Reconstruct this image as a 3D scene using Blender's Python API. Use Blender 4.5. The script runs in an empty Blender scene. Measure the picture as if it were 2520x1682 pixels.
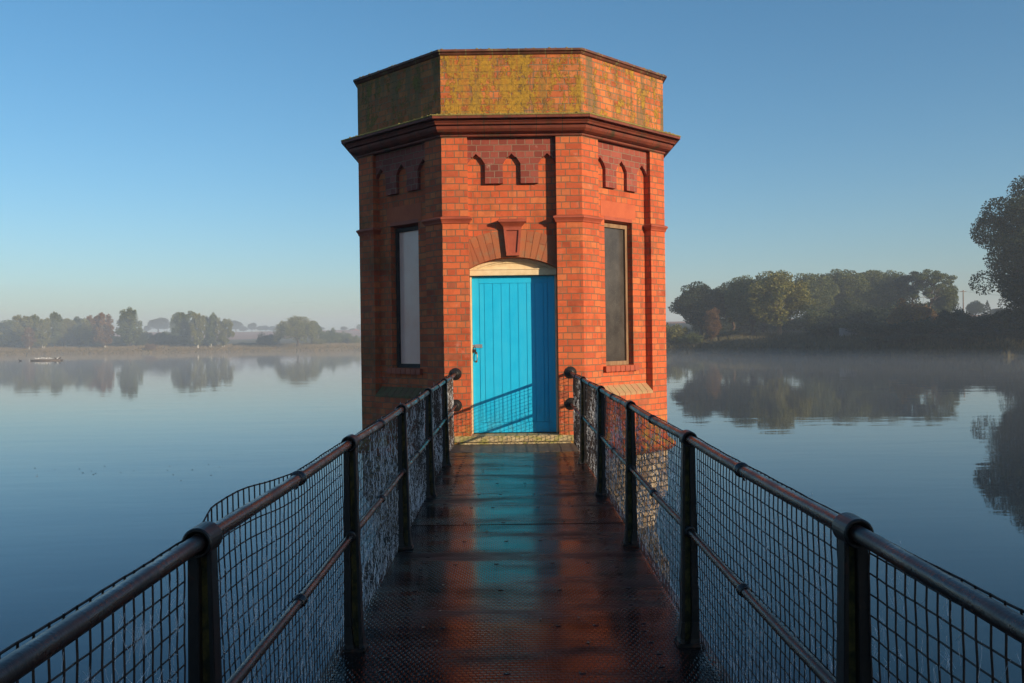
import bpy, bmesh, math, random
import numpy as np
from mathutils import Vector, Matrix

R = math.radians
scene = bpy.context.scene
C = scene.collection

# ------------------------------------------------------------------ camera
F_PX, HY, VX, ROLL = 2240.0, 833.5, 1255.0, 0.0136      # measured on the 2520 px photo
CAM_Z = 1.29
cam_d = bpy.data.cameras.new("camera")
cam = bpy.data.objects.new("camera", cam_d)
C.objects.link(cam)
cam_d.sensor_width = 36.0
cam_d.lens = F_PX / 2520 * 36
cam_d.clip_start = 0.05
cam_d.clip_end = 6000
cam.matrix_world = (Matrix.Translation((0, 0, CAM_Z)) @ Matrix.Rotation(R(-0.13), 4, 'Z')
                    @ Matrix.Rotation(R(90 - 0.19), 4, 'X') @ Matrix.Rotation(-ROLL, 4, 'Z'))
scene.camera = cam

# ------------------------------------------------------------------ light
SUN_AZ, SUN_EL = 130.0, 14.5          # clockwise from +Y, above horizon
world = bpy.data.worlds.new("World")
scene.world = world
world.use_nodes = True
wn = world.node_tree
bg = wn.nodes["Background"]
sky = wn.nodes.new("ShaderNodeTexSky")
sky.sky_type = 'NISHITA'
sky.sun_disc = False
sky.sun_elevation = R(SUN_EL)
sky.sun_rotation = R(SUN_AZ)
sky.altitude = 0
sky.air_density = 1.0
sky.dust_density = 0.9
sky.ozone_density = 4.0
hs = wn.nodes.new("ShaderNodeHueSaturation")
hs.inputs['Saturation'].default_value = 1.13
hs.inputs['Hue'].default_value = 0.490
wn.links.new(sky.outputs[0], hs.inputs['Color'])
wn.links.new(hs.outputs[0], bg.inputs['Color'])
bg.inputs['Strength'].default_value = 0.121

sun_d = bpy.data.lights.new("sun", 'SUN')
sun_d.energy = 5.0
sun_d.angle = R(0.45)
sun_d.color = (1.0, 0.80, 0.56)
sun = bpy.data.objects.new("sun", sun_d)
C.objects.link(sun)
to_sun = Vector((math.sin(R(SUN_AZ)) * math.cos(R(SUN_EL)), math.cos(R(SUN_AZ)) * math.cos(R(SUN_EL)), math.sin(R(SUN_EL))))
sun.rotation_euler = to_sun.to_track_quat('Z', 'Y').to_euler()

scene.view_settings.view_transform = 'Standard'
scene.view_settings.look = 'None'
scene.view_settings.exposure = 0.30
scene.view_settings.gamma = 1
scene.cycles.use_denoising = True
scene.cycles.max_bounces = 8
scene.cycles.diffuse_bounces = 3
scene.cycles.glossy_bounces = 4
scene.cycles.transmission_bounces = 4
scene.cycles.volume_bounces = 1
scene.cycles.transparent_max_bounces = 16
scene.cycles.sample_clamp_indirect = 6.0

WATER_Z = -1.30

# ------------------------------------------------------------------ helpers
def tag(o, label=None, cat=None, group=None, kind=None):
    if label: o['label'] = label
    if cat: o['category'] = cat
    if group: o['group'] = group
    if kind: o['kind'] = kind
    return o

def empty(name, loc=(0, 0, 0), rz=0.0, **kw):
    o = bpy.data.objects.new(name, None)
    o.empty_display_size = 0.3
    C.objects.link(o)
    o.location = loc
    o.rotation_euler = (0, 0, rz)
    return tag(o, **kw)

class MB:
    """collects shapes, then links them as ONE mesh object"""
    def __init__(s):
        s.v = []; s.f = []; s.sm = []
    def face(s, pts, smooth=False):
        b = len(s.v); s.v += [tuple(p) for p in pts]
        s.f.append(tuple(range(b, b + len(pts)))); s.sm.append(smooth)
    def box(s, x0, x1, y0, y1, z0, z1, M=None):
        p = [(x0, y0, z0), (x1, y0, z0), (x1, y1, z0), (x0, y1, z0), (x0, y0, z1), (x1, y0, z1), (x1, y1, z1), (x0, y1, z1)]
        s.hexa(p, M)
    def hexa(s, p, M=None):
        if M is not None: p = [tuple(M @ Vector(q)) for q in p]
        b = len(s.v); s.v += p
        for q in ((0, 3, 2, 1), (4, 5, 6, 7), (0, 1, 5, 4), (1, 2, 6, 5), (2, 3, 7, 6), (3, 0, 4, 7)):
            s.f.append(tuple(b + i for i in q)); s.sm.append(False)
    def prism(s, bot, top):
        """bot, top: lists of 3-D points of the same length"""
        n = len(bot); b = len(s.v)
        s.v += [tuple(p) for p in bot] + [tuple(p) for p in top]
        s.f.append(tuple(b + i for i in reversed(range(n)))); s.sm.append(False)
        s.f.append(tuple(b + n + i for i in range(n))); s.sm.append(False)
        for i in range(n):
            j = (i + 1) % n
            s.f.append((b + i, b + j, b + n + j, b + n + i)); s.sm.append(False)
    def tube(s, pts, r, n=6, cap=True, smooth=True):
        pts = [Vector(p) for p in pts]
        rs = r if isinstance(r, (list, tuple)) else [r] * len(pts)
        b = len(s.v)
        up0 = None
        for i, p in enumerate(pts):
            d = (pts[min(i + 1, len(pts) - 1)] - pts[max(i - 1, 0)])
            if d.length < 1e-9: d = Vector((0, 0, 1))
            d.normalize()
            if up0 is None:
                up0 = Vector((0, 0, 1)) if abs(d.z) < 0.9 else Vector((1, 0, 0))
            a = d.cross(up0).normalized(); c = a.cross(d).normalized(); up0 = c
            for k in range(n):
                t = 2 * math.pi * k / n
                s.v.append(tuple(p + (a * math.cos(t) + c * math.sin(t)) * rs[i]))
        for i in range(len(pts) - 1):
            for k in range(n):
                k2 = (k + 1) % n
                s.f.append((b + i * n + k, b + i * n + k2, b + (i + 1) * n + k2, b + (i + 1) * n + k)); s.sm.append(smooth)
        if cap:
            s.f.append(tuple(b + k for k in reversed(range(n)))); s.sm.append(False)
            e = b + (len(pts) - 1) * n
            s.f.append(tuple(e + k for k in range(n))); s.sm.append(False)
    def lathe(s, prof, center, axis='Y', n=16, smooth=True):
        """prof: (radius, height along axis)"""
        b = len(s.v); cx, cy, cz = center
        for (r, h) in prof:
            for k in range(n):
                t = 2 * math.pi * k / n
                c_, s_ = math.cos(t) * r, math.sin(t) * r
                if axis == 'Y': s.v.append((cx + c_, cy + h, cz + s_))
                elif axis == 'Z': s.v.append((cx + c_, cy + s_, cz + h))
                else: s.v.append((cx + h, cy + c_, cz + s_))
        for i in range(len(prof) - 1):
            for k in range(n):
                k2 = (k + 1) % n
                s.f.append((b + i * n + k, b + i * n + k2, b + (i + 1) * n + k2, b + (i + 1) * n + k)); s.sm.append(smooth)
        s.f.append(tuple(b + k for k in reversed(range(n)))); s.sm.append(False)
        e = b + (len(prof) - 1) * n
        s.f.append(tuple(e + k for k in range(n))); s.sm.append(False)
    def build(s, name, mat, parent=None, uv=False, bevel=0.0, recalc=True):
        me = bpy.data.meshes.new(name)
        me.from_pydata(s.v, [], s.f)
        me.polygons.foreach_set('use_smooth', s.sm)
        if recalc or bevel:
            bm = bmesh.new(); bm.from_mesh(me)
            if recalc: bmesh.ops.recalc_face_normals(bm, faces=bm.faces)
            if bevel:
                es = [e for e in bm.edges if len(e.link_faces) == 2 and e.calc_face_angle(0) > 0.5]
                bmesh.ops.bevel(bm, geom=es, offset=bevel, segments=2, affect='EDGES', clamp_overlap=True)
            bm.to_mesh(me); bm.free()
        me.update()
        if uv: auto_uv(me)
        o = bpy.data.objects.new(name, me)
        C.objects.link(o)
        if mat: me.materials.append(mat)
        if parent: o.parent = parent
        return o

def auto_uv(me):
    """metres along the wall and up it, so brick courses run true on every face"""
    l = me.uv_layers.new(name='UVMap')
    for p in me.polygons:
        n = p.normal
        if abs(n.z) < 0.75:
            t = Vector((-n.y, n.x, 0)).normalized()
            for li in p.loop_indices:
                co = me.vertices[me.loops[li].vertex_index].co
                l.data[li].uv = (co.dot(t) + 20.0, co.z + 10.0)
        else:
            for li in p.loop_indices:
                co = me.vertices[me.loops[li].vertex_index].co
                l.data[li].uv = (co.x + 20.0, co.y + 10.0)

# ------------------------------------------------------------------ materials
def new_mat(name):
    m = bpy.data.materials.new(name); m.use_nodes = True
    nt = m.node_tree
    return m, nt, nt.nodes["Principled BSDF"]

def N(nt, typ, **kw):
    n = nt.nodes.new(typ)
    for k, v in kw.items():
        if k.startswith('i_'):
            n.inputs[k[2:].replace('_', ' ')].default_value = v
        else: setattr(n, k, v)
    return n

def ramp(nt, stops, src=None, interp='LINEAR'):
    r = nt.nodes.new('ShaderNodeValToRGB')
    e = r.color_ramp.elements
    r.color_ramp.interpolation = interp
    while len(e) < len(stops): e.new(0.5)
    for i, (p, c) in enumerate(stops):
        e[i].position = p
        e[i].color = (c, c, c, 1) if isinstance(c, (int, float)) else (*c, 1)
    if src is not None: nt.links.new(src, r.inputs[0])
    return r

def mix(nt, fac, a, b, mode='MIX'):
    m = nt.nodes.new('ShaderNodeMix'); m.data_type = 'RGBA'; m.blend_type = mode
    for s, v in ((m.inputs[0], fac), (m.inputs[6], a), (m.inputs[7], b)):
        if hasattr(v, 'links') or isinstance(v, bpy.types.NodeSocket): nt.links.new(v, s)
        else: s.default_value = v if isinstance(v, (int, float)) else (*v, 1)
    return m.outputs[2]

def math_n(nt, op, a, b=0.0, clamp=False):
    m = nt.nodes.new('ShaderNodeMath'); m.operation = op; m.use_clamp = clamp
    for s, v in ((m.inputs[0], a), (m.inputs[1], b)):
        if isinstance(v, bpy.types.NodeSocket): nt.links.new(v, s)
        else: s.default_value = v
    return m.outputs[0]

def obj_coord(nt):
    return nt.nodes.new('ShaderNodeTexCoord').outputs['Object']

def noise(nt, vec, scale, detail=4, rough=0.55, stretch=None):
    if stretch:
        mp = nt.nodes.new('ShaderNodeMapping'); mp.inputs['Scale'].default_value = stretch
        nt.links.new(vec, mp.inputs[0]); vec = mp.outputs[0]
    n = N(nt, 'ShaderNodeTexNoise', i_Scale=scale, i_Detail=detail, i_Roughness=rough)
    nt.links.new(vec, n.inputs['Vector'])
    return n.outputs['Fac']

def bump(nt, h, strength=1.0, dist=0.004, normal=None):
    b = N(nt, 'ShaderNodeBump', i_Strength=strength, i_Distance=dist)
    nt.links.new(h, b.inputs['Height'])
    if normal is not None: nt.links.new(normal, b.inputs['Normal'])
    return b.outputs[0]

def brick_mat(name, stops, mortar, lichen=0.0, grime=0.3, efflor=0.25, mortar_size=0.0062, moss_low=False):
    m, nt, P = new_mat(name)
    L = nt.links
    uvn = nt.nodes.new('ShaderNodeUVMap'); uvn.uv_map = 'UVMap'
    oc = obj_coord(nt)
    # wobble so the joints are not ruler straight
    nz = N(nt, 'ShaderNodeTexNoise', i_Scale=9.0, i_Detail=3.0); L.new(uvn.outputs[0], nz.inputs['Vector'])
    sub = nt.nodes.new('ShaderNodeVectorMath'); sub.operation = 'SUBTRACT'; L.new(nz.outputs['Color'], sub.inputs[0]); sub.inputs[1].default_value = (.5, .5, .5)
    scl = nt.nodes.new('ShaderNodeVectorMath'); scl.operation = 'SCALE'; L.new(sub.outputs[0], scl.inputs[0]); scl.inputs['Scale'].default_value = 0.014
    add = nt.nodes.new('ShaderNodeVectorMath'); add.operation = 'ADD'; L.new(uvn.outputs[0], add.inputs[0]); L.new(scl.outputs[0], add.inputs[1])
    br = nt.nodes.new('ShaderNodeTexBrick')
    br.offset = 0.5; br.offset_frequency = 2; br.squash = 0.5; br.squash_frequency = 2
    for k, v in (('Scale', 1.0), ('Mortar Size', mortar_size), ('Mortar Smooth', 0.25), ('Bias', 0.0), ('Brick Width', 0.218), ('Row Height', 0.0805)):
        br.inputs[k].default_value = v
    br.inputs['Color1'].default_value = (0, 0, 0, 1); br.inputs['Color2'].default_value = (1, 1, 1, 1); br.inputs['Mortar'].default_value = (.5, .5, .5, 1)
    L.new(add.outputs[0], br.inputs['Vector'])
    per = br.outputs['Color']
    base = ramp(nt, stops, per).outputs[0]
    # stains inside each brick
    n1 = noise(nt, oc, 14, 5, 0.65)
    base = mix(nt, ramp(nt, [(0.35, 0.0), (0.7, 1.0)], n1).outputs[0], base, mix(nt, 1.0, base, (1.12, 1.2, 1.3), 'MULTIPLY'))
    n1b = noise(nt, oc, 2.3, 5, 0.7)
    base = mix(nt, math_n(nt, 'MULTIPLY', ramp(nt, [(0.5, 0.0), (0.66, 1.0)], n1b).outputs[0], grime), base, mix(nt, 1.0, base, (0.45, 0.42, 0.45), 'MULTIPLY'))
    # rain streaks below ledges, soot
    ns_ = noise(nt, oc, 7.0, 5, 0.7, (1.5, 1.5, 0.12))
    base = mix(nt, math_n(nt, 'MULTIPLY', ramp(nt, [(0.54, 0.0), (0.68, 1.0)], ns_).outputs[0], grime * 0.6), base, (0.13, 0.055, 0.03))
    # lime bloom
    n2 = noise(nt, oc, 5.5, 7, 0.75)
    ef = math_n(nt, 'MULTIPLY', ramp(nt, [(0.60, 0.0), (0.74, 1.0)], n2).outputs[0], efflor)
    base = mix(nt, ef, base, (0.60, 0.47, 0.38))
    mn = noise(nt, oc, 30, 4)
    mort = mix(nt, mn, mix(nt, 1.0, mortar, (0.55, 0.55, 0.5), 'MULTIPLY'), mortar)
    col = mix(nt, br.outputs['Fac'], base, mort)
    hgt = math_n(nt, 'SUBTRACT', 1.0, br.outputs['Fac'])
    hgt = math_n(nt, 'ADD', hgt, math_n(nt, 'MULTIPLY', noise(nt, oc, 60, 4, 0.7), 0.35))
    if moss_low:
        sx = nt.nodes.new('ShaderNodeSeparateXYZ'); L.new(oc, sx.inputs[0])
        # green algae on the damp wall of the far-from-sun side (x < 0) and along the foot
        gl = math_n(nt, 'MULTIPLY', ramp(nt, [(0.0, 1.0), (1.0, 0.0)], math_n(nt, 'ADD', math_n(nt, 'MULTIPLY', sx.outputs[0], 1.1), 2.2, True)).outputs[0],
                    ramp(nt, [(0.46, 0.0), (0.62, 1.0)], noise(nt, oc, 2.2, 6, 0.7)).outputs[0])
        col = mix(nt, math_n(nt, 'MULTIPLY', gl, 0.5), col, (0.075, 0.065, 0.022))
        foot = ramp(nt, [(0.0, 1.0), (1.0, 0.0)], math_n(nt, 'MULTIPLY', math_n(nt, 'ADD', sx.outputs[2], 0.05), 2.6, True)).outputs[0]
        ft = math_n(nt, 'MULTIPLY', foot, ramp(nt, [(0.50, 0.0), (0.60, 1.0)], noise(nt, oc, 7, 5, 0.7)).outputs[0])
        col = mix(nt, math_n(nt, 'MULTIPLY', ft, 0.85), col, (0.33, 0.25, 0.05))
    if lichen:
        gm = nt.nodes.new('ShaderNodeNewGeometry')
        sn = nt.nodes.new('ShaderNodeSeparateXYZ'); L.new(gm.outputs['True Normal'], sn.inputs[0])
        so = nt.nodes.new('ShaderNodeSeparateXYZ'); L.new(oc, so.inputs[0])
        front = math_n(nt, 'GREATER_THAN', math_n(nt, 'MULTIPLY', sn.outputs[1], -1.0), 0.9)
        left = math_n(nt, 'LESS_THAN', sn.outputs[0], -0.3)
        # heavier over the left two thirds of the front face
        grow = ramp(nt, [(0.0, 0.13), (0.6, 0.12), (1.0, 0.085)], math_n(nt, 'ADD', math_n(nt, 'MULTIPLY', so.outputs[0], 0.5), 0.5, True)).outputs[0]
        cover = math_n(nt, 'ADD', math_n(nt, 'MULTIPLY', front, math_n(nt, 'ADD', 0.015, grow)), math_n(nt, 'ADD', math_n(nt, 'MULTIPLY', left, 0.05), math_n(nt, 'MULTIPLY', math_n(nt, 'GREATER_THAN', sn.outputs[0], 0.3), 0.055)))
        ln = math_n(nt, 'ADD', noise(nt, oc, 6.5, 8, 0.72, (1, 1, 0.6)), cover)
        ln = math_n(nt, 'ADD', ln, math_n(nt, 'MULTIPLY', math_n(nt, 'SUBTRACT', noise(nt, oc, 34, 4, 0.7), 0.5), 0.30))
        lf = ramp(nt, [(0.585, 0.0), (0.625, 1.0)], ln).outputs[0]
        lcol = ramp(nt, [(0.3, (0.18, 0.115, 0.025)), (0.48, (0.38, 0.22, 0.03)), (0.62, (0.48, 0.27, 0.025)), (0.75, (0.36, 0.30, 0.07))], noise(nt, oc, 22, 5, 0.7)).outputs[0]
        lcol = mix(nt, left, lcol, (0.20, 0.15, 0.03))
        # grey-green algae streaks running down from the coping
        st = noise(nt, oc, 5.0, 5, 0.65, (1.6, 1.6, 0.16))
        sf = math_n(nt, 'MULTIPLY', ramp(nt, [(0.49, 0.0), (0.60, 1.0)], st).outputs[0], 0.75)
        col = mix(nt, sf, col, (0.12, 0.11, 0.055))
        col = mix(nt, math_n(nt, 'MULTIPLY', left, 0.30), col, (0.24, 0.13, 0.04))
        col = mix(nt, math_n(nt, 'MULTIPLY', lf, math_n(nt, 'MULTIPLY', ramp(nt, [(0.46, 1.0), (0.60, 0.45)], noise(nt, oc, 6.0, 5, 0.7, (1.7, 1.7, 0.14))).outputs[0], lichen)), col, lcol)
        hgt = math_n(nt, 'ADD', hgt, math_n(nt, 'MULTIPLY', math_n(nt, 'MULTIPLY', lf, noise(nt, oc, 50, 5, 0.8)), 2.2))
    L.new(col, P.inputs['Base Color'])
    P.inputs['Roughness'].default_value = 0.85
    P.inputs['Specular IOR Level'].default_value = 0.3
    L.new(bump(nt, hgt, 0.9, 0.007), P.inputs['Normal'])
    return m

BRICK = [(0.0, (0.40, 0.078, 0.030)), (0.3, (0.50, 0.095, 0.033)), (0.6, (0.57, 0.115, 0.038)), (0.85, (0.50, 0.125, 0.042)), (0.95, (0.56, 0.15, 0.050)), (1.0, (0.32, 0.080, 0.038))]
m_brick = brick_mat('red_brick', BRICK, (0.27, 0.16, 0.095), moss_low=True, grime=0.55, efflor=0.32)
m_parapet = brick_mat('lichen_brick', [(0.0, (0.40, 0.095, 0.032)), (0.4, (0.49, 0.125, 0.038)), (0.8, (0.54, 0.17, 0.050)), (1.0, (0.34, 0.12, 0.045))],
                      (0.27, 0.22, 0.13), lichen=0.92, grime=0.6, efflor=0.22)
m_dark = brick_mat('dark_red_brick', [(0.0, (0.19, 0.042, 0.028)), (0.5, (0.25, 0.055, 0.036)), (1.0, (0.31, 0.08, 0.052))],
                   (0.33, 0.20, 0.14), efflor=0.55, grime=0.1)
m_pale = brick_mat('pale_water_stained_brick', [(0.0, (0.36, 0.24, 0.15)), (0.5, (0.50, 0.36, 0.22)), (1.0, (0.58, 0.45, 0.30))],
                   (0.10, 0.09, 0.07), grime=0.8, efflor=0.6, mortar_size=0.010)

def rough_mat(name, c1, c2, scale=8, rough=0.7, bs=0.3, bd=0.003, spec=0.4, moss=None, metallic=0.0, stretch=None, rough2=None):
    m, nt, P = new_mat(name)
    oc = obj_coord(nt)
    n = noise(nt, oc, scale, 7, 0.65, stretch)
    col = mix(nt, ramp(nt, [(0.35, 0.0), (0.65, 1.0)], n).outputs[0], c1, c2)
    if moss:
        mc, ms, lo, hi = moss
        mf = ramp(nt, [(lo, 0.0), (hi, 1.0)], noise(nt, oc, ms, 6, 0.7)).outputs[0]
        col = mix(nt, mf, col, mc)
    nt.links.new(col, P.inputs['Base Color'])
    P.inputs['Roughness'].default_value = rough
    if rough2 is not None:
        rr = ramp(nt, [(0.35, rough), (0.65, rough2)], noise(nt, oc, scale * 0.7, 5)).outputs[0]
        nt.links.new(rr, P.inputs['Roughness'])
    P.inputs['Specular IOR Level'].default_value = spec
    P.inputs['Metallic'].default_value = metallic
    nt.links.new(bump(nt, noise(nt, oc, scale * 5, 5, 0.7), bs, bd), P.inputs['Normal'])
    return m

m_terra = rough_mat('terracotta', (0.30, 0.060, 0.030), (0.40, 0.085, 0.038), 6, 0.6)
def joint_mat(name, c1, c2, moss, pitch, jw, jcol):
    m = rough_mat(name, c1, c2, 5, 0.6, moss=moss)
    nt = m.node_tree; P = nt.nodes['Principled BSDF']
    src = P.inputs['Base Color'].links[0].from_socket
    uv = nt.nodes.new('ShaderNodeUVMap'); uv.uv_map = 'UVMap'
    sp = nt.nodes.new('ShaderNodeSeparateXYZ'); nt.links.new(uv.outputs[0], sp.inputs[0])
    fr_ = math_n(nt, 'FRACT', math_n(nt, 'DIVIDE', sp.outputs[0], pitch))
    j = math_n(nt, 'LESS_THAN', fr_, jw / pitch)
    nt.links.new(mix(nt, j, src, jcol), P.inputs['Base Color'])
    return m
m_cornice = joint_mat('terracotta_cornice', (0.13, 0.032, 0.018), (0.23, 0.052, 0.026), ((0.05, 0.045, 0.02), 4, 0.56, 0.68), 0.318, 0.009, (0.05, 0.04, 0.025))
m_mosstop = rough_mat('mossy_cornice_top', (0.22, 0.17, 0.05), (0.34, 0.27, 0.07), 10, 0.95, 0.9, 0.02)
m_coping = joint_mat('coping_tiles', (0.07, 0.030, 0.018), (0.17, 0.055, 0.030), ((0.15, 0.14, 0.05), 9, 0.56, 0.66), 0.325, 0.014, (0.16, 0.15, 0.06))
m_stone = rough_mat('mossy_sandstone', (0.40, 0.30, 0.16), (0.52, 0.42, 0.24), 9, 0.9, 0.8, 0.008, moss=((0.30, 0.28, 0.08), 7, 0.5, 0.62))
m_lintel = rough_mat('red_sandstone_lintel', (0.42, 0.088, 0.036), (0.50, 0.115, 0.045), 5, 0.8, 0.4, 0.003)
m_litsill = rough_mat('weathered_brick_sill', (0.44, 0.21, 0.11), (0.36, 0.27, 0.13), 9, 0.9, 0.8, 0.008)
m_dksill = rough_mat('shaded_mossy_sill', (0.16, 0.07, 0.035), (0.13, 0.11, 0.04), 9, 0.9, 0.8, 0.008)  # darker sill copy for the shaded faces, shade painted over the moss
m_cream = rough_mat('cream_paint', (0.66, 0.50, 0.28), (0.78, 0.62, 0.38), 12, 0.55, 0.25, 0.002, moss=((0.40, 0.28, 0.15), 20, 0.68, 0.74))
m_door = rough_mat('sky_blue_paint', (0.006, 0.44, 0.77), (0.012, 0.48, 0.80), 7, 0.42, 0.15, 0.0015, moss=((0.03, 0.27, 0.46), 26, 0.66, 0.74))
nt = m_door.node_tree; P = nt.nodes['Principled BSDF']; src = P.inputs['Base Color'].links[0].from_socket
oc = obj_coord(nt); sx = nt.nodes.new('ShaderNodeSeparateXYZ'); nt.links.new(oc, sx.inputs[0])
lowd = ramp(nt, [(0.0, 1.0), (1.0, 0.0)], math_n(nt, 'MULTIPLY', math_n(nt, 'SUBTRACT', sx.outputs[2], 0.1), 2.5, True)).outputs[0]
dirt = math_n(nt, 'MULTIPLY', lowd, ramp(nt, [(0.45, 0.0), (0.7, 1.0)], noise(nt, oc, 12, 6, 0.75, (1, 1, 0.4))).outputs[0])
c_ = mix(nt, math_n(nt, 'MULTIPLY', dirt, 0.5), src, (0.10, 0.13, 0.10))
fade = ramp(nt, [(0.42, 0.0), (0.68, 0.28)], noise(nt, oc, 3.0, 6, 0.7, (2.0, 1, 0.35))).outputs[0]
nt.links.new(mix(nt, fade, c_, (0.06, 0.54, 0.80)), P.inputs['Base Color'])
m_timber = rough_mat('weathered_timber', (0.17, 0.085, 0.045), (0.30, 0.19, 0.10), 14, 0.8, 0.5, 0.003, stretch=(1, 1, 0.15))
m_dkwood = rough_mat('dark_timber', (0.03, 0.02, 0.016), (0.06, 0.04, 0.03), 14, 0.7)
m_iron = rough_mat('wet_black_iron', (0.007, 0.006, 0.006), (0.015, 0.011, 0.009), 16, 0.32, 0.35, 0.002, 0.5, moss=((0.075, 0.027, 0.014), 5, 0.58, 0.68), rough2=0.5)
m_rail = rough_mat('wet_rail', (0.012, 0.010, 0.010), (0.042, 0.018, 0.012), 8, 0.14, 0.7, 0.0028, 0.6, moss=((0.095, 0.028, 0.014), 6, 0.55, 0.66), rough2=0.42, stretch=(1, 0.6, 1))
m_web = rough_mat('mossy_iron', (0.014, 0.013, 0.007), (0.05, 0.042, 0.012), 12, 0.7, 0.6, 0.004, 0.3, moss=((0.15, 0.105, 0.022), 13, 0.44, 0.60), stretch=(1, 1, 0.4))
m_wire = rough_mat('rusty_wire', (0.016, 0.011, 0.010), (0.055, 0.028, 0.018), 30, 0.55, 0.2, 0.0005)
m_steel = rough_mat('galvanised_steel', (0.42, 0.42, 0.42), (0.55, 0.54, 0.52), 40, 0.38, 0.2, 0.001, 0.5, metallic=0.8)
m_brass = rough_mat('worn_brass', (0.42, 0.26, 0.10), (0.30, 0.17, 0.07), 40, 0.4, 0.2, 0.001, 0.5, metallic=0.7)
m_black = rough_mat('black_plastic', (0.015, 0.015, 0.015), (0.03, 0.03, 0.03), 30, 0.4)

m, nt, P = new_mat('cobweb_silk')
P.inputs['Base Color'].default_value = (0.75, 0.78, 0.82, 1); P.inputs['Roughness'].default_value = 0.6
m_silk = m

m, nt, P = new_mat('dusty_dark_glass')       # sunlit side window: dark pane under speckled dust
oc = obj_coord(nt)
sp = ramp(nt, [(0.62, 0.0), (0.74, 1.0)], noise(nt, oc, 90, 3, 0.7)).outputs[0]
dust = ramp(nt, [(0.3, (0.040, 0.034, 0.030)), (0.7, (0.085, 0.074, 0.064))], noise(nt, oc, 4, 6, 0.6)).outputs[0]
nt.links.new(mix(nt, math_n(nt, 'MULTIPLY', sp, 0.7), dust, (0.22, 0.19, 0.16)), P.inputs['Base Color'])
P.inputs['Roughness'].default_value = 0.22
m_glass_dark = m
m, nt, P = new_mat('frosted_glass_warm_reflection')          # shaded side window: milky glass, warm horizon reflection painted into its base
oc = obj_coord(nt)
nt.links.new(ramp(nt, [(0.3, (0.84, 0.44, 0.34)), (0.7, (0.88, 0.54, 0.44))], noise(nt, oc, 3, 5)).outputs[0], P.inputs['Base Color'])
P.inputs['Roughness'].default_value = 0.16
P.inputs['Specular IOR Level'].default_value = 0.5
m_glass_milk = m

m, nt, P = new_mat('gauged_brick')           # arch: every voussoir its own shade
gm = nt.nodes.new('ShaderNodeNewGeometry'); oc = obj_coord(nt)
bc = ramp(nt, [(0.0, (0.34, 0.10, 0.040)), (0.3, (0.38, 0.125, 0.048)), (0.6, (0.31, 0.105, 0.045)), (0.85, (0.38, 0.11, 0.042)), (1.0, (0.28, 0.09, 0.04))], gm.outputs['Random Per Island']).outputs[0]
st = ramp(nt, [(0.5, 0.0), (0.66, 1.0)], noise(nt, oc, 9, 6, 0.7)).outputs[0]
nt.links.new(mix(nt, math_n(nt, 'MULTIPLY', st, 0.6), bc, (0.20, 0.17, 0.10)), P.inputs['Base Color'])
P.inputs['Roughness'].default_value = 0.85
nt.links.new(bump(nt, noise(nt, oc, 50, 5, 0.7), 0.6, 0.004), P.inputs['Normal'])
m_voussoir = m

# wet chequer-plate deck
m, nt, P = new_mat('wet_tread_plate')
oc = obj_coord(nt); L = nt.links
tb = nt.nodes.new('ShaderNodeTexBrick'); tb.offset = 0.5; tb.squash = 1.0
for k, v in (('Scale', 1.0), ('Mortar Size', 0.0055), ('Mortar Smooth', 0.8), ('Brick Width', 0.026), ('Row Height', 0.0265)): tb.inputs[k].default_value = v
L.new(oc, tb.inputs['Vector'])
rust = ramp(nt, [(0.3, (0.007, 0.006, 0.006)), (0.5, (0.013, 0.009, 0.008)), (0.75, (0.026, 0.013, 0.010))], noise(nt, oc, 3.0, 7, 0.65)).outputs[0]
L.new(rust, P.inputs['Base Color'])
wet = noise(nt, oc, 1.7, 6, 0.62, (0.45, 1.7, 1))
rr = ramp(nt, [(0.38, 0.08), (0.48, 0.14), (0.56, 0.26), (0.66, 0.42)], wet).outputs[0]
L.new(rr, P.inputs['Roughness'])
L.new(ramp(nt, [(0.44, 0.36), (0.62, 0.10)], noise(nt, oc, 2.6, 6, 0.65, (0.6, 1.3, 1))).outputs[0], P.inputs['Specular IOR Level'])
P.inputs['IOR'].default_value = 1.33
hgt = math_n(nt, 'ADD', math_n(nt, 'MULTIPLY', tb.outputs['Fac'], -1.0), math_n(nt, 'MULTIPLY', noise(nt, oc, 1.6, 3), 3.0))
# puddled spots drown the tread pattern
dry = ramp(nt, [(0.40, 0.35), (0.56, 1.0)], wet).outputs[0]
bn = N(nt, 'ShaderNodeBump', i_Distance=0.0017)
L.new(math_n(nt, 'MULTIPLY', dry, 0.8), bn.inputs['Strength']); L.new(hgt, bn.inputs['Height'])
L.new(bn.outputs[0], P.inputs['Normal'])
m_deck = m

m_litplate = rough_mat('sunlit_weathered_plate', (0.085, 0.065, 0.045), (0.15, 0.12, 0.08), 10, 0.55, 0.7, 0.003, stretch=(1, 0.3, 1))  # weathered plate by the door, lightened: sunlit strip painted into its colour

# water
m, nt, P = new_mat('still_water')
oc = obj_coord(nt); L = nt.links
P.inputs['Base Color'].default_value = (0.004, 0.022, 0.040, 1)
P.inputs['Roughness'].default_value = 0.02
P.inputs['IOR'].default_value = 1.333
h1 = noise(nt, oc, 0.55, 3, 0.5, (0.5, 1.3, 1))
h2 = noise(nt, oc, 2.6, 2, 0.5, (0.5, 1.4, 1))
hh = math_n(nt, 'ADD', h1, math_n(nt, 'MULTIPLY', h2, 0.14))
L.new(bump(nt, hh, 0.35, 0.016), P.inputs['Normal'])
m_water = m

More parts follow.
